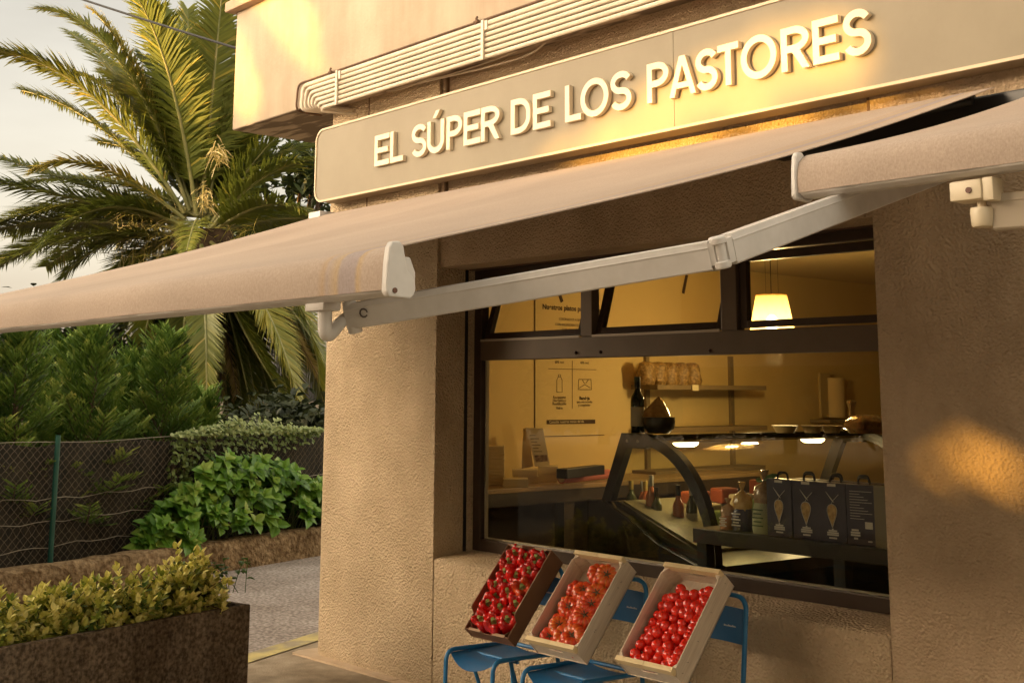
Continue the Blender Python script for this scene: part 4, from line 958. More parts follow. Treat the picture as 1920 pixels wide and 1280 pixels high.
MB().lathe([(0.0001,0),(0.10,0),(0.125,0.03),(0.12,0.07),(0.08,0.105),(0.0001,0.115)], n=22, lobes=lambda a,z: 1+0.09*math.cos(5*a)+0.05*math.cos(11*a+z*80)).build('pastries', mat('glazed_pastry',(0.16,0.06,0.02),(0.42,0.20,0.07),26,0.12,0.4,40,coat=1.0), bgp, True, local=True)
MB().lathe([(0.0001,0.06),(0.02,0.08),(0.016,0.12),(0.03,0.165),(0.02,0.175),(0.0001,0.15)], (-0.10,0,0.02), 10, lobes=lambda a,z: 1+0.2*math.cos(4*a)).build('twist', mat('crumpled_film',(0.45,0.33,0.18),rough=0.15,coat=0.8), bgp, True, local=True)
# bottles in the case
bl = [(1184,985,GGRN,GOLD,'green bottle with gold foil inside the display case, leftmost of the row',.27),(1211,990,GROSE,GOLD,'rose bottle with gold neck inside the display case',.28),(1206,998,GROSE,SILV,'rose bottle with silver foil at the front of the display case',.30),(1232,1000,GGRN,BLACK,'green bottle with black neck and pale label in the display case',.27),(1273,1015,GROSE,BLACK,'orange bottle with pale label against the curved glass',.30),(1298,1018,GGRN,SILV,'dark green bottle with silver foil by the end of the curved glass',.30),(1222,990,GROSE,SILV,'silver topped bottle standing behind the rose bottle in the case',.31)]
for i,(px,py,g_,c_,lb,hh) in enumerate(bl):
    q = at(px,py,1,YC0+0.22+0.06*(i%3)); q.z = max(q.z, 0.80)
    bottle(q, hh, 0.034, g_, LBL if i % 2 else None, 'wine_bottle', lb, 'bottles in the display case', c_)
tag(MB().lathe([(0.0001,0),(0.05,0.0),(0.075,0.03),(0.06,0.07),(0.0001,0.085)], at(1440,850,2,1.0)*1.0, 16, lobes=lambda a,z:1+0.12*math.cos(3*a)).build('cheese_pack', mat('cheese_wrap',(0.45,0.30,0.14),(0.55,0.40,0.2),20,0.3)), 'wrapped food pack lying inside the display case', 'pack')
drr = random.Random(17)
PK = [mat('pack_red',(0.30,0.07,0.03),rough=0.3), mat('pack_cream',(0.50,0.42,0.25),rough=0.3), mat('pack_green',(0.12,0.16,0.04),rough=0.3), mat('pack_ochre',(0.42,0.26,0.07),rough=0.3)]
PN = ['red wrapped','cream wrapped','green wrapped','ochre wrapped']
for k in range(16):
    u, v = 0.02+0.14*(k%4)+drr.uniform(-.02,.02), 0.55+0.30*(k//4)+drr.uniform(-.05,.05); z = 1.0-0.325*(u+0.08)
    ln, hh, wd_ = drr.uniform(.05,.085), drr.uniform(.03,.06), drr.uniform(.035,.055)
    m_ = MB().obox(cc(u,v,z+hh), cdir*ln, csd*wd_, V((0,0,hh))); tag(m_.build('deli_pack', PK[k%4], bevel=0.012), PN[k%4]+' deli pack lying on the sloping deck inside the display case', 'pack', 'deli packs in the display case')
# shelf on the wall
sh = thing('wall_shelf', 'slotted wall standards carrying dark shelves with packets', 'shelf', at(1320,730,0,XW+0.02))
y0, y1 = at(1205,722,0,XW+0.15).y, at(1437,722,0,XW+0.30).y
for z, o in ((at(1320,722,0,XW+0.25).z,0.27),(at(1320,800,0,XW+0.25).z,0.27),(at(1320,878,0,XW+0.25).z,0.24)):
    MB().bbox(XW+0.03, XW+0.03+o, y0, y1, z-0.035, z, 0.003).build('shelf_board', mat('shelf_board_grey',(0.20,0.14,0.07),rough=0.6) if 'shelf_board_grey' not in D.materials else D.materials['shelf_board_grey'], sh)
for px in (1213, 1371):
    y = at(px,700,0,XW+0.02).y; MB().box(XW+0.001, XW+0.03, y-0.02, y+0.02, 0.9, at(px,668,0,XW+0.02).z).build('standard', D.materials['shelf_board_grey'], sh)
bk = at(1262,716,0,XW+0.17); zsh = at(1320,722,0,XW+0.25).z
brr = random.Random(5)
for i in range(5):
    q = V((XW+0.17, bk.y-0.30+0.13*i, zsh))
    tag(MB().lathe([(0.0001,0),(0.062,0.0),(0.075,0.03),(0.070,0.09),(0.066,0.13),(0.055,0.155),(0.03,0.17),(0.0001,0.172)], q, 14, lobes=lambda a,z: 1+0.14*math.cos(3*a+z*30+i)+0.06*math.cos(8*a-z*60)).build('pasta_packet', mat('packet_film',(0.16,0.085,0.025),(0.40,0.25,0.09),55,0.55,0.4,60) if 'packet_film' not in D.materials else D.materials['packet_film'], None, True), 'crinkled golden packet in the row on the upper wall shelf', 'packet', 'packets on the wall shelf')
tag(MB().obox(V((XW+0.315, at(1303,722,0,XW+0.31).y, zsh-0.02)), (0.001,0,0), (0,0.035,0), (0,0,0.022)).build('price_card', PAPER), 'small white price card on the edge of the upper shelf', 'card')
# paper towel dispenser
tp = at(1563,745,0,XW+0.12); tow = thing('towel_holder', 'white paper towel roll on a wall bracket behind the case', 'holder', tp)
MB().lathe([(0.0001,-0.17),(0.10,-0.17),(0.10,0.17),(0.0001,0.17)], tp, 24).build('towel_roll', mat('towel_paper',(0.55,0.40,0.20),rough=0.9), tow, True, 40)
MB().obox(tp+V((0,-0.13,0.02)), (0.012,0,0), (0,0.08,0), (0,0,0.19)).build('guard', mat('holder_plastic',(0.42,0.30,0.13),rough=0.4), tow, bevel=0.004)
MB().obox(tp+V((0.02,-0.03,-0.20)), (0.10,0,0), (0,0.22,0), (0,0,0.012)).build('tray', D.materials['shelf_board_grey'], tow)
# pendant lamp
lp = at(1446,553,1,2.5); l2 = at(1483,612,1,2.5)
pn = thing('pendant_lamp', 'lit translucent pendant lamp hanging behind the upper window', 'lamp', (lp.x, lp.y, lp.z))
SHD = D.materials.new('lamp_shade_film'); SHD.use_nodes = True
b_ = SHD.node_tree.nodes['Principled BSDF']; b_.inputs['Base Color'].default_value = (0.75,0.58,0.30,1); b_.inputs['Roughness'].default_value = 0.4
tr2 = SHD.node_tree.nodes.new('ShaderNodeBsdfTranslucent'); tr2.inputs[0].default_value = (0.85,0.62,0.28,1)
tp2 = SHD.node_tree.nodes.new('ShaderNodeBsdfTransparent'); tp2.inputs[0].default_value = (1,0.92,0.75,1)
m1 = SHD.node_tree.nodes.new('ShaderNodeMixShader'); m1.inputs[0].default_value = 0.6
m2 = SHD.node_tree.nodes.new('ShaderNodeMixShader'); m2.inputs[0].default_value = 0.25
SHD.node_tree.links.new(b_.outputs[0], m1.inputs[1]); SHD.node_tree.links.new(tr2.outputs[0], m1.inputs[2])
SHD.node_tree.links.new(m1.outputs[0], m2.inputs[1]); SHD.node_tree.links.new(tp2.outputs[0], m2.inputs[2])
SHD.node_tree.links.new(m2.outputs[0], SHD.node_tree.nodes['Material Output'].inputs[0])
m_ = MB(); n = 28; vs = [V(((0.105 if k else 0.155)*math.cos(2*math.pi*j/n), (0.105 if k else 0.155)*math.sin(2*math.pi*j/n), 0.0 if k else -0.26)) for k in (0,1) for j in range(n)]
m_.add(vs, [(j,(j+1)%n,n+(j+1)%n,n+j) for j in range(n)]).build('shade', SHD, pn, True, local=True)
MB().lathe([(0.0001,-0.015),(0.104,-0.015),(0.104,-0.010),(0.0001,-0.010)], n=24).build('shade_top', SHD, pn, True, 40, local=True)
MB().lathe([(0.0001,-0.235),(0.03,-0.232),(0.045,-0.20),(0.035,-0.165),(0.015,-0.14),(0.0001,-0.14)], n=16).build('bulb', mat('lit_bulb',(1,0.8,0.5),emis=(1.0,0.72,0.34),estr=12), pn, True, local=True)
MB().tube([(0,0,0),(0,0,0.5)], 0.003, 6).build('cord', BLACK, pn, local=True)
for a in (-0.045, 0.06): MB().tube([(a,0,-0.01),(a,0,0.5)], 0.0012, 5).build('suspension_wire', BLACK, pn, local=True)
ld = D.lights.new('pendant_light','POINT'); ld.energy = 3.8; ld.color = (1.0,0.69,0.27); ld.shadow_soft_size = 0.06
lo = D.objects.new('pendant_light', ld); COL.objects.link(lo); lo.location = (lp.x, lp.y, lp.z-0.42)
# table just inside the glass with packets
TZ = 0.975
tb = thing('window_table', 'black table behind the glass carrying dark blue pasta boxes', 'table', (-3.3, 0.66, 0.02))
MB().bbox(-4.16, -2.2, 0.46, 0.84, TZ-0.07, TZ, 0.004).build('table_top', mat('black_table',(0.022,0.018,0.012),rough=0.35), tb)
for x in (-4.15, -3.35, -2.3): MB().box(x, x+0.06, 0.48, 0.54, 0.02, TZ-0.07).build('leg', D.materials['black_table'], tb)
MB().box(-4.14, -2.2, 0.50, 0.52, 0.40, 0.46).build('rail', D.materials['black_table'], tb)
NAVY = mat('navy_carton', (0.022,0.018,0.040), (0.032,0.026,0.055), 8, 0.35, coat=0.3); PASTA = mat('pasta_shells', (0.34,0.20,0.05), (0.62,0.42,0.14), 60, 0.5, 0.5, 60)
WPR = mat('white_lettering', (0.60,0.57,0.50), rough=0.6)
def pasta_box(lab, front=True):
    t = thing('pasta_box', lab, 'box', (0,0,0), 'dark blue pasta boxes on the window table')
    h, wd, dp = 0.265, 0.142, 0.07
    MB().bbox(-wd/2, wd/2, 0, dp, 0, h, 0.002).build('carton', NAVY, t, local=True)
    gr = MB().tube(fillet([(-0.03,dp/2,h-.01),(-0.028,dp/2,h+0.030),(0.028,dp/2,h+0.030),(0.03,dp/2,h-.01)],0.024,6), 0.0055, 6); gr.build('handle', BLACK, t, True, local=True)
    pr = MB()
    if front:
        drop = [(0.036*math.sin(a)*(math.sin(a/2)**0.9 if True else 1), 0.128-0.052*math.cos(a)+0.0) for a in [2*math.pi*i/24 for i in range(24)]]
        drop = [(0.038*math.sin(a)*(0.55-0.45*math.cos(math.pi-a if False else a+math.pi)), 0.118+0.052*math.cos(a)) for a in [2*math.pi*i/28 for i in range(28)]]
        wn = curve_mesh('w', [drop], 0.001, lambda c: V((c.x, -0.0012-c.z, c.y))); wn.build('pasta_window', PASTA, t, local=True)
        pr.tube([V((x,-0.0028,z)) for x,z in drop]+[V((drop[0][0],-0.0028,drop[0][1]))], 0.0016, 5)
        pr.tube([(-0.030,-0.0026,0.225),(0.0,-0.0026,0.190),(0.012,-0.0026,0.178)], [0.0008,0.003,0.001], 5)
        pr.tube([(0.036,-0.0026,0.215),(0.006,-0.0026,0.186),(-0.004,-0.0026,0.170)], [0.0014,0.0012,0.001], 5)
        for k,(a,b,z) in enumerate(((-.022,.022,.052),(-.030,.030,.043),(-.030,.030,.034),(-.020,.020,.020))): pr.box(a, b, -0.0018, -0.0008, z-0.0035, z+0.0035)
        pr.box(-0.004,0.004,-0.0018,-0.0008,0.056,0.062); pr.box(-0.022,0.022,-0.0018,-0.0008,h-0.016,h-0.004)
    else:
        for k in range(11): pr.box(-0.055, 0.055-0.02*((k*7)%4), -0.0018, -0.0008, 0.235-k*0.012, 0.237-k*0.012)
        for k,(a,b,z) in enumerate(((-.05,-.015,.066),(-.055,-.008,.055),(-.055,-.008,.044),(-.04,-.02,.030))): pr.box(a, b, -0.0018, -0.0008, z-0.004, z+0.004)
        pr.box(0.018,0.055,-0.0018,-0.0008,0.075,0.105); pr.box(0.03,0.05,-0.0018,-0.0008,0.018,0.024)
    pr.build('print', WPR, t, local=True)
    return t
pb = pasta_box('dark blue pasta box with drop shaped window, leftmost of the row'); pc = pasta_box('dark blue box turned to show its printed back, last of the front row', False)
spots = [(-3.655,0.50,0,pb,None),(-3.505,0.505,0.05,pb,'dark blue pasta box with drop shaped window, second from the bag of bread'),(-3.355,0.495,0.04,pb,'dark blue pasta box with drop shaped window, beside the box showing its back'),
         (-3.20,0.49,0.06,pc,None)]
for i,(x,y,rz,src,lb) in enumerate(spots):
    o = src if lb is None else copy_tree(src)
    o.location = (x,y,TZ); o.rotation_euler = (0,0,rz)
    if lb: o['label'] = lb
for i in range(5):
    o = copy_tree(pc if i % 2 else pb); o.location = (-3.575+0.15*i, 0.60+0.01*(i%2), TZ); o['label'] = 'dark blue pasta box in the back row, only its top and loop handle showing'
ol = mat('olive_side',(0.14,0.10,0.03),rough=0.5)
o = copy_tree(pc); o.location = (-3.05,0.545,TZ); o.rotation_euler = (0,0,R(78)); o['label'] = 'pasta box turned sideways against the pier, olive side towards the street'
for c in kids(o):
    if c.name.startswith('carton'): c.data = c.data.copy(); c.data.materials[0] = ol
def tied_bag(px, pyb, w_, h, m_body, m_low, lab, lowfrac=0.45, green=False):
    q = at(px,pyb,1,0.56); q.z = TZ
    t = thing('tied_bag', lab, 'bag', q, 'tied bags on the window table')
    lb = lambda a,z: 1+0.08*math.cos(4*a+z*25)+0.04*math.cos(9*a)
    MB().lathe([(0.0001,0),(w_*.95,0.0),(w_*1.05,.02),(w_,h*lowfrac*.6),(w_*.85,h*lowfrac)], n=20, lobes=lambda a,z: 1+0.03*math.cos(2*a)).build('paper_label', m_low, t, True, 60, local=True)
    MB().lathe([(w_*.80,h*lowfrac-.01),(w_*.88,h*(lowfrac+.12)),(w_*.78,h*(lowfrac+.25)),(w_*.25,h*.80),(w_*.14,h*.84),(w_*.30,h*.93),(w_*.38,h),(0.0001,h*.98)], n=20, lobes=lb).build('film', m_body, t, True, 60, local=True)
    pr = MB()
    for k in range(5): pr.box(-w_*.55+.01*(k%2), w_*.55-.01*(k%2), -w_*1.06, -w_*1.045, h*lowfrac*(.25+.13*k), h*lowfrac*(.25+.13*k)+0.006)
    pr.build('print', WPR if not green else mat('dark_green_print',(0.05,0.09,0.03)), t, local=True)
    if green: MB().leaf((0,-0.01,h*.83),(0.9,0,0.35),(0,-1,0.2),0.11,0.03,0.5).leaf((0,-0.012,h*.82),(-0.7,0,0.1),(0,-1,0.2),0.05,0.025,0.5).build('ribbon', mat('green_ribbon',(0.10,0.20,0.05),rough=0.4), t, local=True)
    return t
FILM1 = mat('yellow_pasta_bag', (0.50,0.30,0.07), (0.64,0.45,0.16), 40, 0.2, 0.3, 50, coat=0.7)
FILM2 = mat('grain_bag', (0.28,0.17,0.07), (0.42,0.28,0.13), 50, 0.2, 0.3, 50, coat=0.7)
tied_bag(1393,985,0.052,0.235,FILM1,NAVY,'tied clear bag of yellow pasta with dark blue wrapper')
tied_bag(1436,992,0.062,0.30,FILM2,mat('pale_green_paper',(0.36,0.38,0.20),rough=0.7),'tied bag of brown grain with pale green paper and green ribbon',0.48,True)
tied_bag(1366,980,0.042,0.15,mat('bread_bag',(0.42,0.25,0.12),(0.55,0.36,0.2),30,0.2,coat=0.7),mat('bread_paper',(0.42,0.20,0.09)),'smallest clear bag leaning behind the yellow pasta')

# ================================================================== planter
CONC = mat('aged_aggregate', (0.085,0.064,0.046), (0.32,0.25,0.18), 48, 0.95, 0.8, 60, spec=0.15, bdist=0.015, ramp=(0.36,0.74), dirt=0.5, dscale=(3,3,0.7))
p0 = at(470,1132,2,0.50); p1 = at(0,1215,2,0.50); pd = (p1-p0).normalized(); pn_ = V((pd.y,-pd.x,0)); pn_ = pn_ if pn_.x < 0 else -pn_
pe = p0 + pd*3.2; PWID = 0.50
plt = thing('planter', 'weathered dark concrete planter trough full of yellow green shrubs', 'planter', (p0+pe)/2*1.0 - V((0,0,0.5)))
th = 0.045
def pq(s, o, z): q = p0+pd*s+pn_*o; return V((q.x,q.y,z))
m_ = MB(); L_ = 3.2
m_.prism([pq(0,0,0),pq(L_,0,0),pq(L_,th,0),pq(0,th,0)],(0,0,.5)); m_.prism([pq(0,PWID-th,0),pq(L_,PWID-th,0),pq(L_,PWID,0),pq(0,PWID,0)],(0,0,.5))
m_.prism([pq(0,th,0),pq(th,th,0),pq(th,PWID-th,0),pq(0,PWID-th,0)],(0,0,.4995)); m_.prism([pq(L_-th,th,0),pq(L_,th,0),pq(L_,PWID-th,0),pq(L_-th,PWID-th,0)],(0,0,.4995))
m_.build('trough', CONC, plt, bevel=0.006)
MB().prism([pq(th,th,.1),pq(L_-th,th,.1),pq(L_-th,PWID-th,.1),pq(th,PWID-th,.1)],(0,0,.35)).build('soil', SOIL, plt)
EUO = leafmat('variegated_leaf', [(0.07,0.14,0.02),(0.27,0.31,0.04),(0.60,0.56,0.12),(0.78,0.71,0.26)], 0.45, 0.25)
TWIG = mat('twig_bark', (0.07,0.045,0.025), (0.11,0.07,0.04), 30, 0.9)
GR = leafmat('ivy_shoot_leaf', [(0.05,0.11,0.02),(0.10,0.19,0.035)], 0.45, 0.25)
def shrub(name, lab, cen, rx, ry, rz, nl, seed, grp, mt, lsz, val, cat='shrub', twigs=26, axis=None):
    """dense shrub: twigs fan out of the soil, leaf rosettes at their ends and along them"""
    rr = random.Random(seed); t = thing(name, lab, cat, cen, grp); lv, tw = MB(), MB()
    ax = axis or V((1,0,0)); ay = V((-ax.y,ax.x,0))
    n = max(10, nl//9)
    for k in range(n):
        th_ = rr.uniform(0,2*math.pi); ph = math.acos(rr.uniform(0.02,1)); rad = rr.uniform(0.35,1.08)**0.6
        lump = 1+0.22*math.sin(3*th_+seed)*math.sin(2.3*ph+seed*2)+0.16*math.sin(7*th_+seed*3)
        q = V(cen)+(ax*math.cos(th_)*rx+ay*math.sin(th_)*ry)*math.sin(ph)*rad*lump+V((0,0,math.cos(ph)*rz*rad*lump))
        out = (ax*math.cos(th_)/rx+ay*math.sin(th_)/ry)*math.sin(ph)+V((0,0,math.cos(ph)/rz)); out.normalize()
        out = (out+V((0,0,0.7))).normalized()
        base = V(cen)+(q-V(cen))*0.15
        if k < twigs*3: tw.tube(bez(base, base+(q-base)*0.5+V((0,0,0.04)), q, 4), [0.004,0.0035,0.003,0.0025,0.0015], 5)
        vb = val(rr, q)
        for j in range(9):
            a = j*2.4+rr.uniform(-.4,.4); h = j/9
            sd = out.orthogonal().normalized(); sd2 = out.cross(sd)
            d = (sd*math.cos(a)+sd2*math.sin(a))*(1-0.5*(1-h))+out*(0.25+0.9*(1-h))
            p = q - out*h*lsz*1.7 + V((rr.uniform(-1,1),rr.uniform(-1,1),rr.uniform(-1,1)))*lsz*0.3
            lv.ovate(p, d, out, lsz*rr.uniform(.7,1.15), lsz*0.62, max(0,min(1,vb-0.80*h+rr.uniform(-.2,.2))), 0.15, rr.uniform(-.1,.3))
    lv.build('foliage', mt, t); tw.build('twigs', TWIG, t)
    return t
# crowns placed along the trough
ev = lambda rr, q: rr.choice([0.45,0.75,0.9,1.0,1.05])
sl = [(0.26,0.30,0.20,'rightmost yellow variegated shrub at the planter end, tallest of the row',0.40),(0.62,0.30,0.16,'yellow green shrub second from the right end of the planter',0.36),(1.02,0.30,0.155,'yellow green shrub in the middle of the planter',0.34),(1.42,0.30,0.16,'leftmost yellow variegated shrub, cut by the frame edge',0.34)]
for i,(s,rx,rz,lb,_) in enumerate(sl):
    shrub('variegated_shrub', lb, pq(s,0.25,0.47), 0.28 if i else 0.24, 0.235, rz*1.35, 2100, 40+i, 'yellow variegated shrubs in the planter', EUO, 0.046, ev, axis=pd)
shrub('variegated_shrub', 'yellow shrub out of the frame at the near planter end', pq(1.85,0.25,0.47), 0.28, 0.22, 0.2, 900, 47, 'yellow variegated shrubs in the planter', EUO, 0.034, ev, axis=pd)
m_ = MB(); rr = random.Random(9)
for k in range(5):
    a = at_depth(455+rr.uniform(-50,5), 1110, (p0-CAM).dot(_f)+0.1); tip = at_depth(420+rr.uniform(-30,45), 1040+rr.uniform(0,40), (p0-CAM).dot(_f)+0.05); m_.tube(bez(a,(a+tip)/2+V((0,0,.03)),tip,4),0.002,5)
    for j in range(5): m_.leaf(a+(tip-a)*(0.4+.13*j), V((rr.uniform(-1,1),rr.uniform(-1,1),rr.uniform(-.2,.6))), (0,0,1), 0.05, 0.035, rr.random())
tag(m_.build('ivy_sprig', GR), 'green leafy sprigs poking out at the planter right end', 'sprig')

# ================================================================== low wall, fence, plants
STONE = mat('mossy_stone', (0.15,0.095,0.05), (0.40,0.29,0.17), 22, 0.95, 1.0, 30, spec=0.1, bdist=0.04, ramp=(0.36,0.68), dirt=0.45, dscale=(2,2,2))
lw = MB(); rr = random.Random(4)
ts, sec = [], []
n = 90
for i in range(n+1):
    s = -5.5+i*0.14; j = lambda a: rr.uniform(-a,a)
    sec.append([lane(s,0.0+j(.012),-0.05), lane(s,0.012+j(.015),0.14+j(.01)), lane(s,0.03+j(.015),0.235+j(.012)), lane(s,0.07+j(.01),0.262+j(.010)), lane(s,0.20,0.268+j(.008)), lane(s,0.26,0.24), lane(s,0.27,-0.05)])
k = 7; lw.add([p for q in sec for p in q], [(i*k+j,(i+1)*k+j,(i+1)*k+j+1,i*k+j+1) for i in range(n) for j in range(k-1)]+[tuple(range(k)),tuple(range(n*k,n*k+k))[::-1]])
tag(lw.build('low_wall', STONE, None, True, 50), 'low mossy stone retaining wall along the far side of the lane', 'wall')
tag(MB().prism([lane(-6,0.26,-0.05),lane(9,0.26,-0.05),lane(9,14,-0.05),lane(-6,14,-0.05)],(0,0,0.24)).build('garden_bed', SOIL), kind='structure')
FO = 0.50
fen = thing('chain_link_fence', 'rusty chain link fence with green post and dark screen behind', 'fence', lane(0,FO,0.2))
FZ0 = 0.16
def fence_at(px, py):                                          # on the fence's own upright plane
    o = V(lane(0,FO,0)); return at_plane(px, py, o, LN)
FZ1 = fence_at(105,828).z; FZr = fence_at(400,826).z
print('FENCE', FZ1, FZr, fence_at(95,1045))
WIREM = mat('old_fence_wire', (0.16,0.12,0.08), (0.24,0.19,0.13), 20, 0.6, metal=0.4)
GPOST = mat('green_post_paint', (0.010,0.075,0.055), (0.016,0.095,0.07), 12, 0.45)
sA, sB = -4.6, 4.2; H_ = FZ1-FZ0; stp = 0.075
def fl(s, o, z): return V(lane(s, o, z))
for dirn in (1,-1):
    m_ = MB(); s = sA-H_
    while s < sB+H_:
        a, b = (s, s+H_) if dirn > 0 else (s+H_, s); z0, z1 = FZ0, FZ1
        ss, es = (s, s+H_)
        t0, t1 = max(0,(sA-ss)/H_), min(1,(sB-ss)/H_)
        if t1 > t0:
            pts = []; nseg = max(2,int((t1-t0)*24))
            for q in range(nseg+1):
                t = t0+(t1-t0)*q/nseg; x_ = ss+H_*t; z = FZ0+H_*(t if dirn > 0 else 1-t)
                pts.append(fl(x_, FO+0.006*math.sin(x_*3)+(0.004 if (q%2)==(0 if dirn>0 else 1) else -0.004), z+0.012*math.sin(x_*2.2)*(1 if z>0.5 else 0)))
            m_.tube(pts, 0.0018, 4, False)
        s += stp
    m_.build('wire_mesh', WIREM, fen)
m_ = MB()
for z, ph in ((FZ1,0),(FZ0+H_*0.56,1),(FZ0+H_*0.38,2),(FZ0+H_*.18,3)):
    m_.tube([fl(sA+(sB-sA)*i/60, FO-0.008, z+0.010*math.sin(i*.5+ph)+(0.012*math.sin(i*1.9+ph*2) if z<FZ1 else 0)) for i in range(61)], 0.0028, 5)
m_.build('strand', mat('galvanised_strand',(0.34,0.29,0.22),rough=0.5,metal=0.4), fen)
for px in (100, None):
    s = None
    q = fence_at(99,940) if px else fl(2.6,FO,0)
    MB().tube([V((q.x,q.y,0.05))+LN*-0.015, V((q.x,q.y,FZ1+0.055))+LN*-0.015], 0.022, 14).build('post', GPOST, fen, True, 40)
SCR = mat('dark_windbreak', (0.010,0.009,0.006), (0.042,0.034,0.021), 9, 0.95, 0.5, 60, ramp=(0.35,0.75), stretch=(1,1,0.5))
vs = []; n = 60
for o in (0.05,0.056):
    for i in range(n+1):
        s = sA+(sB-sA)*i/n; w_ = 0.02*math.sin(i*.9)+0.012*math.sin(i*2.3)
        vs += [fl(s, FO+o+w_, 0.1), fl(s, FO+o+w_*0.5, FZ1-0.02+0.02*math.sin(i*1.3))]
k = 2*(n+1); fs = []
for i in range(n): a = 2*i; fs += [(a,a+2,a+3,a+1),(k+a,k+a+1,k+a+3,k+a+2),(a+1,a+3,k+a+3,k+a+1)]
MB().add(vs, fs).build('windbreak_screen', SCR, fen)

HYD = leafmat('hydrangea_leaf', [(0.06,0.16,0.02),(0.12,0.27,0.03),(0.20,0.37,0.05),(0.32,0.43,0.08)], 0.38, 0.3)
def bush_leaves(pix, base_o, seed, n, lsz):
    """rosettes of broad leaves filling a mound whose outline was measured on the upright plane over the bed"""
    rr = random.Random(seed); lv, st = MB(), MB(); o = V(lane(0,base_o,0))
    P = [at_plane(x,y,o,LN) for x,y in pix]
    ss = [(p-o).dot(LD) for p in P]; zs = [p.z for p in P]
    s0, s1 = min(ss), max(ss)
    def top(s):
        best = 0.25
        for i in range(len(ss)-1):
            if ss[i] <= s <= ss[i+1]: t = (s-ss[i])/(ss[i+1]-ss[i]); best = zs[i]+(zs[i+1]-zs[i])*t
        return best
    for k in range(n):
        s = rr.uniform(s0, s1); zt = top(s); dp = rr.uniform(-1,1); hgt = (zt-0.24)*math.sqrt(max(0,1-dp*dp))*rr.uniform(0.35,1)**0.5
        q = fl(s, base_o+dp*0.23*min(1,(zt-0.2)/0.4)-0.05, 0.25+hgt)
        out = (V((0,0,1))*0.75 - LN*(0.55-0.25*dp) + LD*rr.uniform(-.5,.5)).normalized()
        if k % 3 == 0: st.tube(bez(fl(s*0.95+0.05*(s0+s1)/2,base_o,0.2), (q+fl(s,base_o,0.2))/2, q, 3), 0.005, 5)
        sd = out.orthogonal().normalized(); sd2 = out.cross(sd); v0 = rr.uniform(0.15,0.75); a0 = rr.uniform(0,6)
        for j in range(8):
            a = a0+j*math.pi/2+(0.78 if (j//2)%2 else 0)+rr.uniform(-.2,.2)
            lay = j//4
            d = (sd*math.cos(a)+sd2*math.sin(a))*(1.0 if lay else 0.7)+out*(0.15 if lay else 0.75)
            L = lsz*(1.0 if lay else 0.68)*rr.uniform(.8,1.15)
            lv.ovate(q-out*0.02*lay, d+V((rr.uniform(-.2,.2),rr.uniform(-.2,.2),rr.uniform(-.25,.25))), out, L*rr.uniform(.7,1.1), L*0.68, max(0,min(1,v0+(0.25 if not lay else -.08)+rr.uniform(-.18,.18))), rr.uniform(.05,.2), rr.uniform(.1,.4))
    return lv, st
hyd = thing('hydrangea_bush', 'bright green broad leaved bush spilling over the low wall by the pillar', 'bush', lane(1.0,0.3,0.2))
lv, st = bush_leaves([(262,1032),(285,975),(330,925),(372,885),(395,862),(440,850),(480,860),(520,862),(560,885),(588,900),(620,930),(660,1000)], 0.32, 5, 270, 0.155)
lv.build('foliage', HYD, hyd); st.build('stems', mat('green_stalk',(0.09,0.12,0.03),rough=0.6), hyd)
IVY = leafmat('ivy_leaf', [(0.11,0.17,0.04),(0.24,0.31,0.10),(0.42,0.48,0.22)], 0.45, 0.25)
ivy = thing('ivy', 'pale ivy trailing along the fence top above the broad leaved bush', 'climber', lane(0.6,FO,FZ1))
m_ = MB(); rr = random.Random(12); vn = MB()
a_, b_ = fence_at(315,826), fence_at(590,838); s0 = (a_-V(lane(0,FO,0))).dot(LD); s1 = (b_-V(lane(0,FO,0))).dot(LD)
for k in range(1200):
    s = rr.uniform(s0, s1); u = (s-s0)/(s1-s0)
    if rr.random() < 0.72: z = FZ1+0.015+abs(rr.gauss(0,0.06))*(0.25+1.1*math.sin(math.pi*min(1,u*1.05))**2); o = FO-0.02-rr.uniform(0,.09); v_ = rr.uniform(.45,1)
    else: z = FZ1-abs(rr.gauss(0,0.09))*(1.5-u); o = FO-rr.uniform(.02,.06); v_ = rr.uniform(0,.5)
    m_.leaf(fl(s,o,z), LD*rr.uniform(-1,1)-LN*rr.uniform(0,.8)+V((0,0,rr.uniform(-.9,.3))), V((0,0,1))-LN, 0.050*rr.uniform(.6,1.2), 0.046, v_, 0.1, 0.1)
for k in range(3):
    x = 322+16*k
    vp_ = [fence_at(x+rr.uniform(-6,6), 835+i*(22-3*k)) for i in range(7)]; vp_ = [p-LN*0.03 for p in vp_]; vn.tube(vp_, 0.003, 5)
    for p in vp_:
        for j in range(8): m_.leaf(p+V((rr.uniform(-.05,.05),rr.uniform(-.05,.05),rr.uniform(-.05,.05))), V((rr.uniform(-1,1),rr.uniform(-1,1),-.7)), -LN, 0.05, 0.046, rr.uniform(0,.5))
vn.tube([fl(s0+(s1-s0)*i/20,FO-.03,FZ1+0.01*math.sin(i)) for i in range(21)],0.006,6)
m_.build('foliage', IVY, ivy); vn.build('stems', TWIG, ivy)

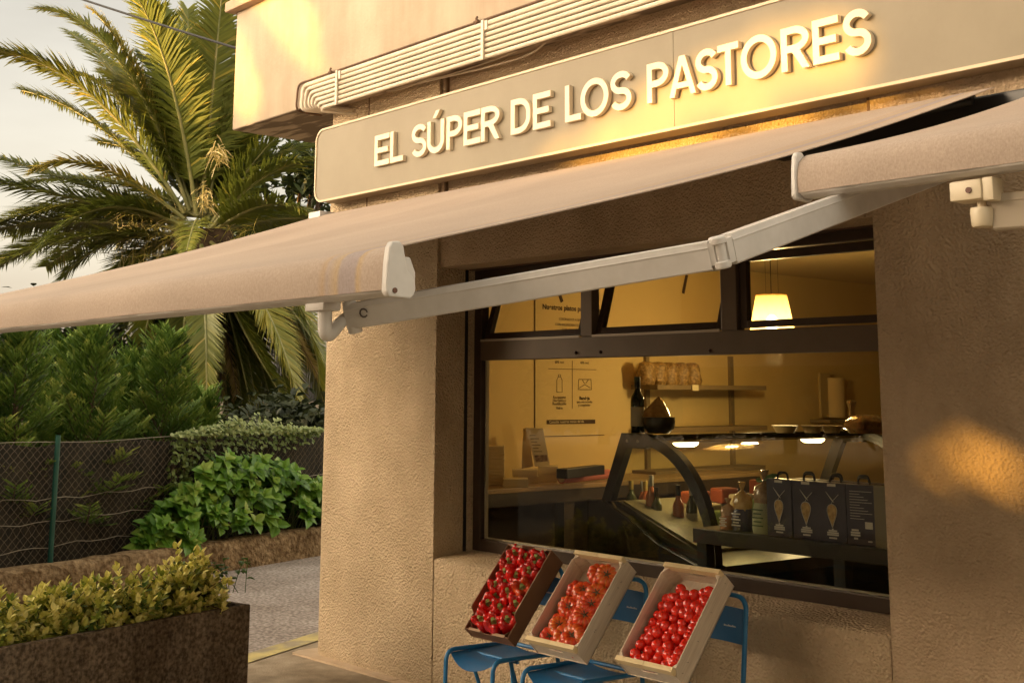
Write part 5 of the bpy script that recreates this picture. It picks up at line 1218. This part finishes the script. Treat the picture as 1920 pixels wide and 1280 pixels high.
# conifers of the hedge behind the fence
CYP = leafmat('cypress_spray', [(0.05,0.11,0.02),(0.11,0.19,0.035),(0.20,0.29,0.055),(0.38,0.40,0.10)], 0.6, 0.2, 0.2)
def conifer(base, H, W_, seed, lab, nb=70, grp='cypress hedge plants behind the fence', z0=0.2, mt=None, name='cypress'):
    rr = random.Random(seed); t = thing(name, lab, 'conifer', base, grp); lv, tk = MB(), MB(); base = V(base)
    tk.tube([base+V((0.02*math.sin(i+seed),0.02*math.cos(i*1.3),H*i/8)) for i in range(9)], [0.045*(1-i/9)+0.006 for i in range(9)], 7)
    for k in range(nb):
        u = (k+rr.random())/nb; z = z0+(H-z0)*u; a = k*2.4+rr.uniform(-.5,.5)
        L = W_*(1-u)**0.75*rr.uniform(.65,1.1)+0.10; el = 0.35+0.75*u+rr.uniform(-.15,.2)
        d = V((math.cos(a)*math.cos(el),math.sin(a)*math.cos(el),math.sin(el)))
        p0_ = base+V((0,0,z)); p2 = p0_+d*L+V((0,0,0.05*L)); p1_ = p0_+d*L*0.5-V((0,0,0.10*L)); B_ = bez(p0_,p1_,p2,7)
        tk.tube(B_, [0.010*(1-i/9)*(L/W_+.3) for i in range(8)], 4)
        ns = max(5,int(L*17)); sdh = d.cross(V((0,0,1))).normalized(); vb = rr.uniform(.2,.6)
        for q in range(ns):
            f = 0.18+0.82*q/ns; i = min(6,int(f*7)); tt = f*7-i; p = B_[i]*(1-tt)+B_[i+1]*tt; tg = (B_[i+1]-B_[i]).normalized()
            for s in (-1,1):
                bl_ = (0.27*(1-f)+0.10)*rr.uniform(.7,1.2); bd = (tg*0.75+sdh*s*0.75+V((0,0,rr.uniform(-.1,.35)))).normalized()
                for w_ in range(8):
                    g_ = w_/8; pp = p+bd*bl_*g_; s2 = 1 if w_%2 else -1
                    dd = (bd+ (bd.cross(V((0,0,1)))*s2*0.6) + V((0,0,0.12))).normalized()
                    sd = dd.cross(V((rr.uniform(-.4,.4),rr.uniform(-.4,.4),1))).normalized()
                    l_ = bl_*(0.55-0.25*g_); W2 = 0.021
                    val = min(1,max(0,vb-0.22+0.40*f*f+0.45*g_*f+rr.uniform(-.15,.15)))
                    lv.add([pp-sd*W2*.3,pp+dd*l_*.5+sd*W2*.5,pp+dd*l_,pp+dd*l_*.5-sd*W2*.5],[(0,1,2,3)],val)
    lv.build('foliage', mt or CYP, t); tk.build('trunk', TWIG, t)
    return t
def lp2(px, o): q = at_plane(px, 800, V(lane(0,o,0)), LN); return V((q.x,q.y,0.15))
cz = lambda px, py, o: at_plane(px, py, V(lane(0,o,0)), LN).z
hd = [(25,640,1.0,0.75,'leftmost feathery cypress behind the fence'),(110,655,1.5,0.7,'feathery cypress behind the green fence post'),(165,640,0.95,0.75,'tall feathery cypress just right of the green post'),(245,690,1.5,0.6,'shorter cypress beside the hanging palm frond'),(305,648,0.95,0.70,'pointed cypress in front of the palm trunk'),(370,760,1.2,0.5,'low cypress by the left end of the ivy'),(-60,620,1.2,0.8,'cypress half cut by the left edge of view')]
for i,(px,py,o,W_,lb) in enumerate(hd):
    b = lp2(px,o); conifer(b, cz(px,py,o)-0.15, W_, 60+i, lb, 64)

# ================================================================== palm
PALM = leafmat('palm_leaflet', [(0.050,0.066,0.012),(0.105,0.130,0.018),(0.19,0.20,0.028),(0.40,0.32,0.05),(0.52,0.38,0.17)], 0.42, 0.28, 0.4)
RACH = mat('palm_rachis', (0.16,0.17,0.05), (0.30,0.26,0.10), 5, 0.5)
RACHD = mat('dry_rachis', (0.20,0.13,0.06), (0.33,0.23,0.12), 5, 0.8)
BARK = mat('palm_bark', (0.05,0.03,0.018), (0.14,0.085,0.045), 8, 0.95, 0.8, 18)
PC = at(380,440,1,5.0); DEP = (PC-CAM).dot(_f)
palm = thing('palm_tree', 'large feathery palm with arching green fronds beside the shop', 'palm', (PC.x, PC.y, 0))
tkp = []
for i in range(34):
    z = -0.05+(PC.z+0.1)*i/33; tkp.append((0.36+0.05*(i%2)+(0.10 if i>26 else 0), z))
MB().lathe(tkp, (PC.x,PC.y,0), 22, lobes=lambda a,z: 1+0.07*math.cos(9*a+z*12)).build('trunk', BARK, palm, True, 60)
prr = random.Random(77)
def frond(P0, P1, P2, wid, v, dry=False, twist=0.0, dens=1.0, droopf=0.25, start=0.10, lit=0):
    n = 34; B_ = bez(P0,P1,P2,n); L = sum((B_[i+1]-B_[i]).length for i in range(n))
    rc = MB().tube(B_, [0.034*(1-0.9*i/n)+0.004 for i in range(n+1)], 6)
    m_ = MB(); up0 = V((0,0,1)); k = int(L*58*dens)
    ch = (P2-P0); 
    for q in range(k):
        f = start+(1-start)*(q+prr.random()*.6)/k; i = min(n-1,int(f*n)); t = f*n-i; p = B_[i]*(1-t)+B_[i+1]*t; tg = (B_[i+1]-B_[i]).normalized()
        sd = tg.cross(up0); sd = sd.normalized() if sd.length > .15 else tg.cross((P0-V((PC.x,PC.y,P0.z))).normalized() if (P0-V((PC.x,PC.y,P0.z))).length>.01 else V((1,0,0))).normalized()
        nrm = sd.cross(tg)
        if twist: 
            qn = Quaternion(tg, twist); sd = qn @ sd; nrm = qn @ nrm
        prof = min(1,(f-start+0.04)/0.18)**0.6*(1-max(0,f-0.55)/0.55)**0.55
        for s in (-1,1):
            l_ = wid*prof*prr.uniform(.85,1.12); dr = droopf*prr.uniform(.5,1.4)
            d = (sd*s*prr.uniform(.8,1.0)+tg*(0.55+0.55*f)+nrm*prr.uniform(.05,.5)).normalized()
            val = v+prr.uniform(-.10,.12)+0.06*s*lit
            if prr.random() < 0.04: val += 0.35
            m_.blade(p, d, tg, l_, 0.044, max(0,min(1,val)), dr*l_ if False else dr)
    fo = m_.build('frond', PALM, palm); rc.build('rachis', RACHD if dry else RACH, fo, True, 60)
def fp(px, py, dd): return at_depth(px, py, DEP+dd)
# (tip, shape point, root, depth of the tip against the crown, leaflet length, hue; sunlit fronds painted gold)
FR = [((-20,95),(180,110),(345,400),-0.6,.60,.42),((82,18),(235,30),(355,395),0.3,.62,.45),((175,22),(255,90),(360,390),0.9,.50,.72),((240,-30),(325,80),(368,400),-0.8,.72,.34),
      ((352,18),(352,180),(372,390),1.2,.55,.45),((418,-30),(400,150),(378,390),-0.2,.66,.44),((450,60),(430,200),(385,400),0.7,.60,.38),((62,320),(165,262),(345,410),-0.9,.42,.75),
      ((-40,285),(120,330),(345,415),0.4,.58,.30),((-60,330),(100,360),(340,420),-1.2,.60,.28),((60,480),(180,325),(350,430),-1.6,.48,.25),((-30,520),(90,420),(345,440),-0.7,.52,.40),
      ((-50,440),(110,395),(345,430),1.0,.52,.3),((600,300),(490,300),(395,430),-0.6,.55,.40),((520,255),(470,300),(390,430),0.2,.55,.42),((585,400),(500,350),(395,440),-1.2,.52,.36),
      ((350,470),(368,395),(372,420),-2.4,.34,.50),((480,230),(430,260),(385,420),1.5,.50,.50),((300,10),(320,160),(365,395),2.0,.60,.38),((40,170),(190,200),(350,400),1.8,.55,.34),
      ((120,520),(180,430),(350,440),-0.2,.46,.35),((210,560),(245,440),(355,445),0.6,.46,.32),((640,420),(520,390),(400,440),1.0,.5,.36),((130,60),(250,130),(358,395),2.4,.55,.36),
      ((500,60),(440,150),(385,400),2.0,.60,.38),((20,400),(160,370),(345,425),2.0,.55,.28)]
for tip,ctl,root,dd,wid,v in FR:
    P0, P2 = fp(root[0],root[1],dd*0.08), fp(tip[0],tip[1],dd); P1 = fp(ctl[0],ctl[1],dd*0.5)
    frond(P0, P1, P2, wid*1.28, v-.04, twist=prr.uniform(-.25,.25))
for k in range(34):
    a = prr.uniform(-0.25, 3.4); L = prr.uniform(230,390); dd = prr.uniform(0.6,2.6)
    tx_, ty_ = 372-math.cos(a)*L*1.05, 420-math.sin(a)*L+prr.uniform(0,60)
    if tx_ > 640: continue
    frond(fp(372,405,dd*.1), fp(372-math.cos(a)*L*.5, 410-math.sin(a)*L*.62-40, dd*.6), fp(tx_,ty_,dd), prr.uniform(.65,.9), prr.uniform(.22,.48), twist=prr.uniform(-.3,.3))
# hanging lower fronds
FH = [((262,690),(285,500),(355,455),-0.9,.40,.42),((388,800),(388,560),(378,460),-1.8,.34,.50),((592,835),(440,620),(390,460),-0.8,.52,.36),((558,745),(505,530),(395,455),-1.6,.44,.62),((600,720),(585,500),(400,450),-0.6,.46,.58),
      ((470,760),(430,560),(388,460),-0.4,.42,.30),((330,780),(345,560),(370,460),-1.0,.36,.34),((520,800),(470,580),(392,460),0.2,.46,.30),((300,740),(320,540),(362,460),0.4,.4,.28),((620,800),(560,560),(398,455),0.3,.5,.3),
      ((200,700),(255,500),(352,455),0.4,.4,.3),((430,830),(420,600),(384,460),0.6,.4,.26)]
for tip,ctl,root,dd,wid,v in FH:
    frond(fp(root[0],root[1],dd*0.3), fp(ctl[0],ctl[1],dd*0.9), fp(tip[0],tip[1],dd), wid*1.25, v-.08, twist=prr.uniform(-.4,.4), droopf=0.12)
for k in range(16):
    x = prr.uniform(230,640); y = prr.uniform(690,850); dd = prr.uniform(-.2,1.2)
    frond(fp(376,452,dd*.3), fp((x*0.65+376*0.35),500+prr.uniform(-20,20),dd*.8), fp(x,y,dd), prr.uniform(.45,.6), prr.uniform(.15,.5), twist=prr.uniform(-.5,.5), droopf=0.12)
# dry skirt
for k in range(30):
    x = prr.uniform(240,640); y = prr.uniform(520,760); dd = prr.uniform(-.6,.8)
    frond(fp(378,455,dd*.3), fp((x+378)/2+prr.uniform(-10,10),490,dd*.8), fp(x,y,dd), .32, .92, True, prr.uniform(-.8,.8), .7, 0.15)
dm = MB()
for k in range(700):
    x, y = prr.uniform(300,480), prr.uniform(415,560); p = fp(x,y,prr.uniform(-.5,.3)); dm.blade(p, V((prr.uniform(-1,1),prr.uniform(-1,1),prr.uniform(-1,.3))).normalized(), V((0,1,0)).cross(V((prr.random(),prr.random(),1))).normalized(), prr.uniform(.15,.4), .022, prr.uniform(.55,1.0), .3)
for k in range(520):
    x, y = prr.uniform(215,345), prr.uniform(385,485); p = fp(x,y,prr.uniform(-.3,.8)); dm.blade(p, V((prr.uniform(-1,1),prr.uniform(-.5,.5),prr.uniform(-.9,.5))).normalized(), V((0,1,0)).cross(V((prr.random(),prr.random(),1))).normalized(), prr.uniform(.2,.5), .026, prr.uniform(.62,.95), .3)
dm.build('dry_fibre', PALM, palm)
for c in ((408,286),(384,366)):
    fl_ = MB()
    for k in range(60):
        p = fp(c[0]+prr.gauss(0,6),c[1]+prr.gauss(0,11),-1.2+prr.uniform(-.2,.2))
        fl_.blade(p, V((prr.uniform(-1,1),prr.uniform(-1,1),prr.uniform(-1,.4))).normalized(), V((prr.random(),prr.random(),prr.random())).normalized(), prr.uniform(.10,.26), .022, prr.uniform(.8,1), .5)
    fl_.build('dry_tuft', PALM, palm)


# trees farther back
def leaf_tree(base, cz_, rx, rz, nl, seed, lab, mt, lsz=0.3, name='garden_tree', grp=None, cat='tree', keep=None, trunk=0.2):
    rr = random.Random(seed); t = thing(name, lab, cat, base, grp); lv, tk = MB(), MB(); base = V(base); c = base+V((0,0,cz_))
    tk.tube([base, base+V((0.1,0.05,cz_*.5)), c], [trunk, trunk*.7, trunk*.35], 9)
    cl = []
    for k in range(max(24,nl//60)):
        d = V((rr.gauss(0,1),rr.gauss(0,1),rr.gauss(0,1))).normalized(); f = rr.uniform(.35,1)**.5
        q = c+V((d.x*rx*f,d.y*rx*f,d.z*rz*f)); cl.append((q, rr.uniform(.5,1)*0.28*rx, rr.uniform(.1,.7)))
        if k < 24: tk.tube(bez(base+V((0,0,cz_*.55)), (c+q)/2-V((0,0,.2)), q, 5), [trunk*.35*(1-i/7) for i in range(6)], 6)
    for k in range(nl):
        q, r_, v_ = rr.choice(cl); p = q+V((rr.gauss(0,.5),rr.gauss(0,.5),rr.gauss(0,.4)))*r_
        if keep and not keep(p): continue
        lv.leaf(p, V((rr.uniform(-1,1),rr.uniform(-1,1),rr.uniform(-.8,.5))), V((rr.uniform(-.5,.5),rr.uniform(-.5,.5),1)), lsz*rr.uniform(.6,1.2), lsz*.5, max(0,min(1,v_+rr.uniform(-.2,.2))), .1, .1)
    lv.build('crown', mt, t); tk.build('trunk', BARK, t)
    return t
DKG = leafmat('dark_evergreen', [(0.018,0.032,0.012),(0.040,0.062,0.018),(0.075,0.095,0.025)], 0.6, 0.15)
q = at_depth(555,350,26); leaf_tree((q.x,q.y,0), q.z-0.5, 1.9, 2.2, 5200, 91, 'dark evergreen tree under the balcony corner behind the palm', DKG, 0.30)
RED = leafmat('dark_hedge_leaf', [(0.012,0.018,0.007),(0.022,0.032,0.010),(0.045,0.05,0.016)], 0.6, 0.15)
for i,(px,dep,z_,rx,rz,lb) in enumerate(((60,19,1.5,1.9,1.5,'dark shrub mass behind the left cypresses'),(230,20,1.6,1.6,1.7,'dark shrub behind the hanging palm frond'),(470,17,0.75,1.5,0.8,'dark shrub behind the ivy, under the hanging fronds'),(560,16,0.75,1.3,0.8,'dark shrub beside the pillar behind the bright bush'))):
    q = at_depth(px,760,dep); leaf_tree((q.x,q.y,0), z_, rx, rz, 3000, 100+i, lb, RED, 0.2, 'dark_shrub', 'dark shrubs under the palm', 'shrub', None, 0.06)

# overhead cable
a, b = at_depth(120,-12,11), at_depth(470,99,9.2); a2 = a+(a-b)*1.2
tag(MB().tube([a2]+bez(a,(a+b)/2-V((0,0,.012)),b,12), 0.011, 6).build('overhead_cable', BLACK), 'black overhead cable running from the balcony across the sky', 'cable')

# unseen trees added behind the viewer, crowns cut open where sun patches should fall
STR = leafmat('sun_screen_leaf', [(0.03,0.055,0.012),(0.06,0.09,0.02),(0.10,0.12,0.03)], 0.5, 0.2)
_g = SUN_DIR
def wallpt(p): t = (p.y)/_g.y; return (p.x-_g.x*t, p.z-_g.z*t)      # where its shadow falls on the facade plane
def quad(pts): return [(q.x,q.z) for q in (at(x,y,1,yy) for x,y,yy in pts)]
def inside(p, poly):
    c = False; n = len(poly); x, y = p
    for i in range(n):
        x1,y1 = poly[i]; x2,y2 = poly[(i+1)%n]
        if (y1 > y) != (y2 > y) and x < (x2-x1)*(y-y1)/(y2-y1)+x1: c = not c
    return c
SUN_GAPS = [quad(((470,-20,BY),(555,-40,BY),(612,40,BY),(642,135,BY),(600,140,BY),(548,85,BY))), quad(((436,55,BY),(458,65,BY),(495,145,BY),(505,215,BY),(470,232,BY),(436,190,BY))),
        quad(((925,352,-.12),(1050,285,-.12),(1180,205,-.12),(1300,128,-.12),(1420,80,-.12),(1560,30,-.12),(1650,20,-.12),(1670,100,-.12),(1620,165,-.12),(1500,205,-.12),(1300,250,-.12),(1100,310,-.12),(925,362,-.12))),
        quad(((925,345,-.1),(1200,285,-.1),(1500,235,-.1),(1930,140,-.1),(1930,172,-.1),(1500,262,-.1),(1200,310,-.1),(925,368,-.1))),
        quad(((1640,762,0),(1700,780,0),(1800,826,0),(1930,880,0),(1930,945,0),(1800,905,0),(1700,864,0),(1640,850,0)))]
def keep(p):
    w_ = wallpt(p)
    return not any(inside(w_, g_) for g_ in SUN_GAPS)
# crowns about 26 m from the facade
TX = [-36,-32,-28,-24.4,-20.8,-17.2,-13.6,-10]
TL = ['street tree across the road farthest from the shop','street tree across the road facing the palm','street tree across the road facing the cypress row','street tree across the road facing the planter','street tree across the road facing the pillar','street tree across the road facing the first sign letters','street tree across the road facing the window','street tree across the road facing the nearer awning']
BB = [(min(q[0] for q in g_)-.7, max(q[0] for q in g_)+.7, min(q[1] for q in g_)-.7, max(q[1] for q in g_)+.7) for g_ in SUN_GAPS]
def near(w_):
    for g_, b in zip(SUN_GAPS, BB):
        if b[0] < w_[0] < b[1] and b[2] < w_[1] < b[3]:
            if any(inside((w_[0]+a*.55, w_[1]+c*.55), g_) for a, c in ((0,0),(1,0),(-1,0),(0,1),(0,-1),(.7,.7),(.7,-.7),(-.7,.7),(-.7,-.7),(.4,0),(-.4,0),(0,.4),(0,-.4))): return True
    return False
rr = random.Random(333); crowns = [MB() for _ in TX]
for k in range(60000):
    x = rr.uniform(-39,-8); y = -23.5+rr.gauss(0,1.0); z = rr.uniform(0.6,7.8)
    i = min(range(8), key=lambda q: abs(TX[q]-x))
    p = V((x,y,z))
    if z > 7.7-0.15*abs(x-TX[i])**1.5+0.2*math.sin(3*x): continue
    wx, wz = wallpt(p)
    if wx < -15 and wz > 2.0 and rr.random() < 0.12: continue
    rd = lambda: V((rr.uniform(-1,1),rr.uniform(-1,1),rr.uniform(-.8,.5))).normalized()
    up = V((rr.uniform(-1,1),rr.uniform(-1,1),1))
    if near((wx, wz)):                                          # small leaves trimmed round the openings cut for the sun patches
        for q in range(7):
            p2 = p+V((rr.gauss(0,.22),rr.gauss(0,.22),rr.gauss(0,.22))); d = rd()
            if all(keep(p2+d*f) for f in (0,.1,.2)): crowns[i].leaf(p2, d, up, .20, .15, rr.random(), .08, .1)
    else: crowns[i].leaf(p, rd(), up, 0.50*rr.uniform(.7,1.2), .34, rr.random(), .08, .1)
for i, x in enumerate(TX):
    y = -23.5
    t = thing('sun_screen_tree', TL[i], 'tree', (x,y,0), 'street trees across the road')
    crowns[i].build('crown', STR, t)
    tk = MB().tube([(x,y,-0.05),(x+.05,y,1.8),(x,y+.1,4.2)], [.2,.16,.1], 9)
    for j in range(10):
        a = j*2.4; tk.tube(bez((x,y+.05,2+.2*j),(x+.6*math.cos(a),y+.5*math.sin(a),3+.3*j),(x+1.7*math.cos(a),y+.9*math.sin(a),3.4+.42*j),4), [.05,.04,.03,.02,.01], 5)
    tk.build('trunk', BARK, t)
# unseen terrace added right of the trees to cut sky light on the pier
ob = thing('terrace_light_block', 'long plastered terrace across the road facing the awnings', 'building', (9, -14, 0))
MB().box(-5.8, 24, -18, -11.5, 0, 9.5).build('wall', mat('terrace_plaster', (0.22,0.16,0.11), (0.27,0.20,0.14), 1.5, 0.9), ob)
MB().prism([(-6.1,-11.1,9.5),(-6.1,-18.4,9.5),(-6.1,-14.7,11.4)], (30.4,0,0)).build('roof', mat('terrace_tiles', (0.20,0.09,0.05), (0.28,0.13,0.07), 20, 0.9), ob)
for i in range(9):
    for z in (1.0, 4.6):
        fw = MB().box(-5+3.3*i, -3.7+3.3*i, -11.502, -11.46, z, z+1.7).build('window', mat('terrace_frame', (0.4,0.36,0.3)) if 'terrace_frame' not in D.materials else D.materials['terrace_frame'], ob)
        MB().box(-4.92+3.3*i, -3.78+3.3*i, -11.459, -11.45, z+.08, z+1.62).build('pane', BLACK, fw)
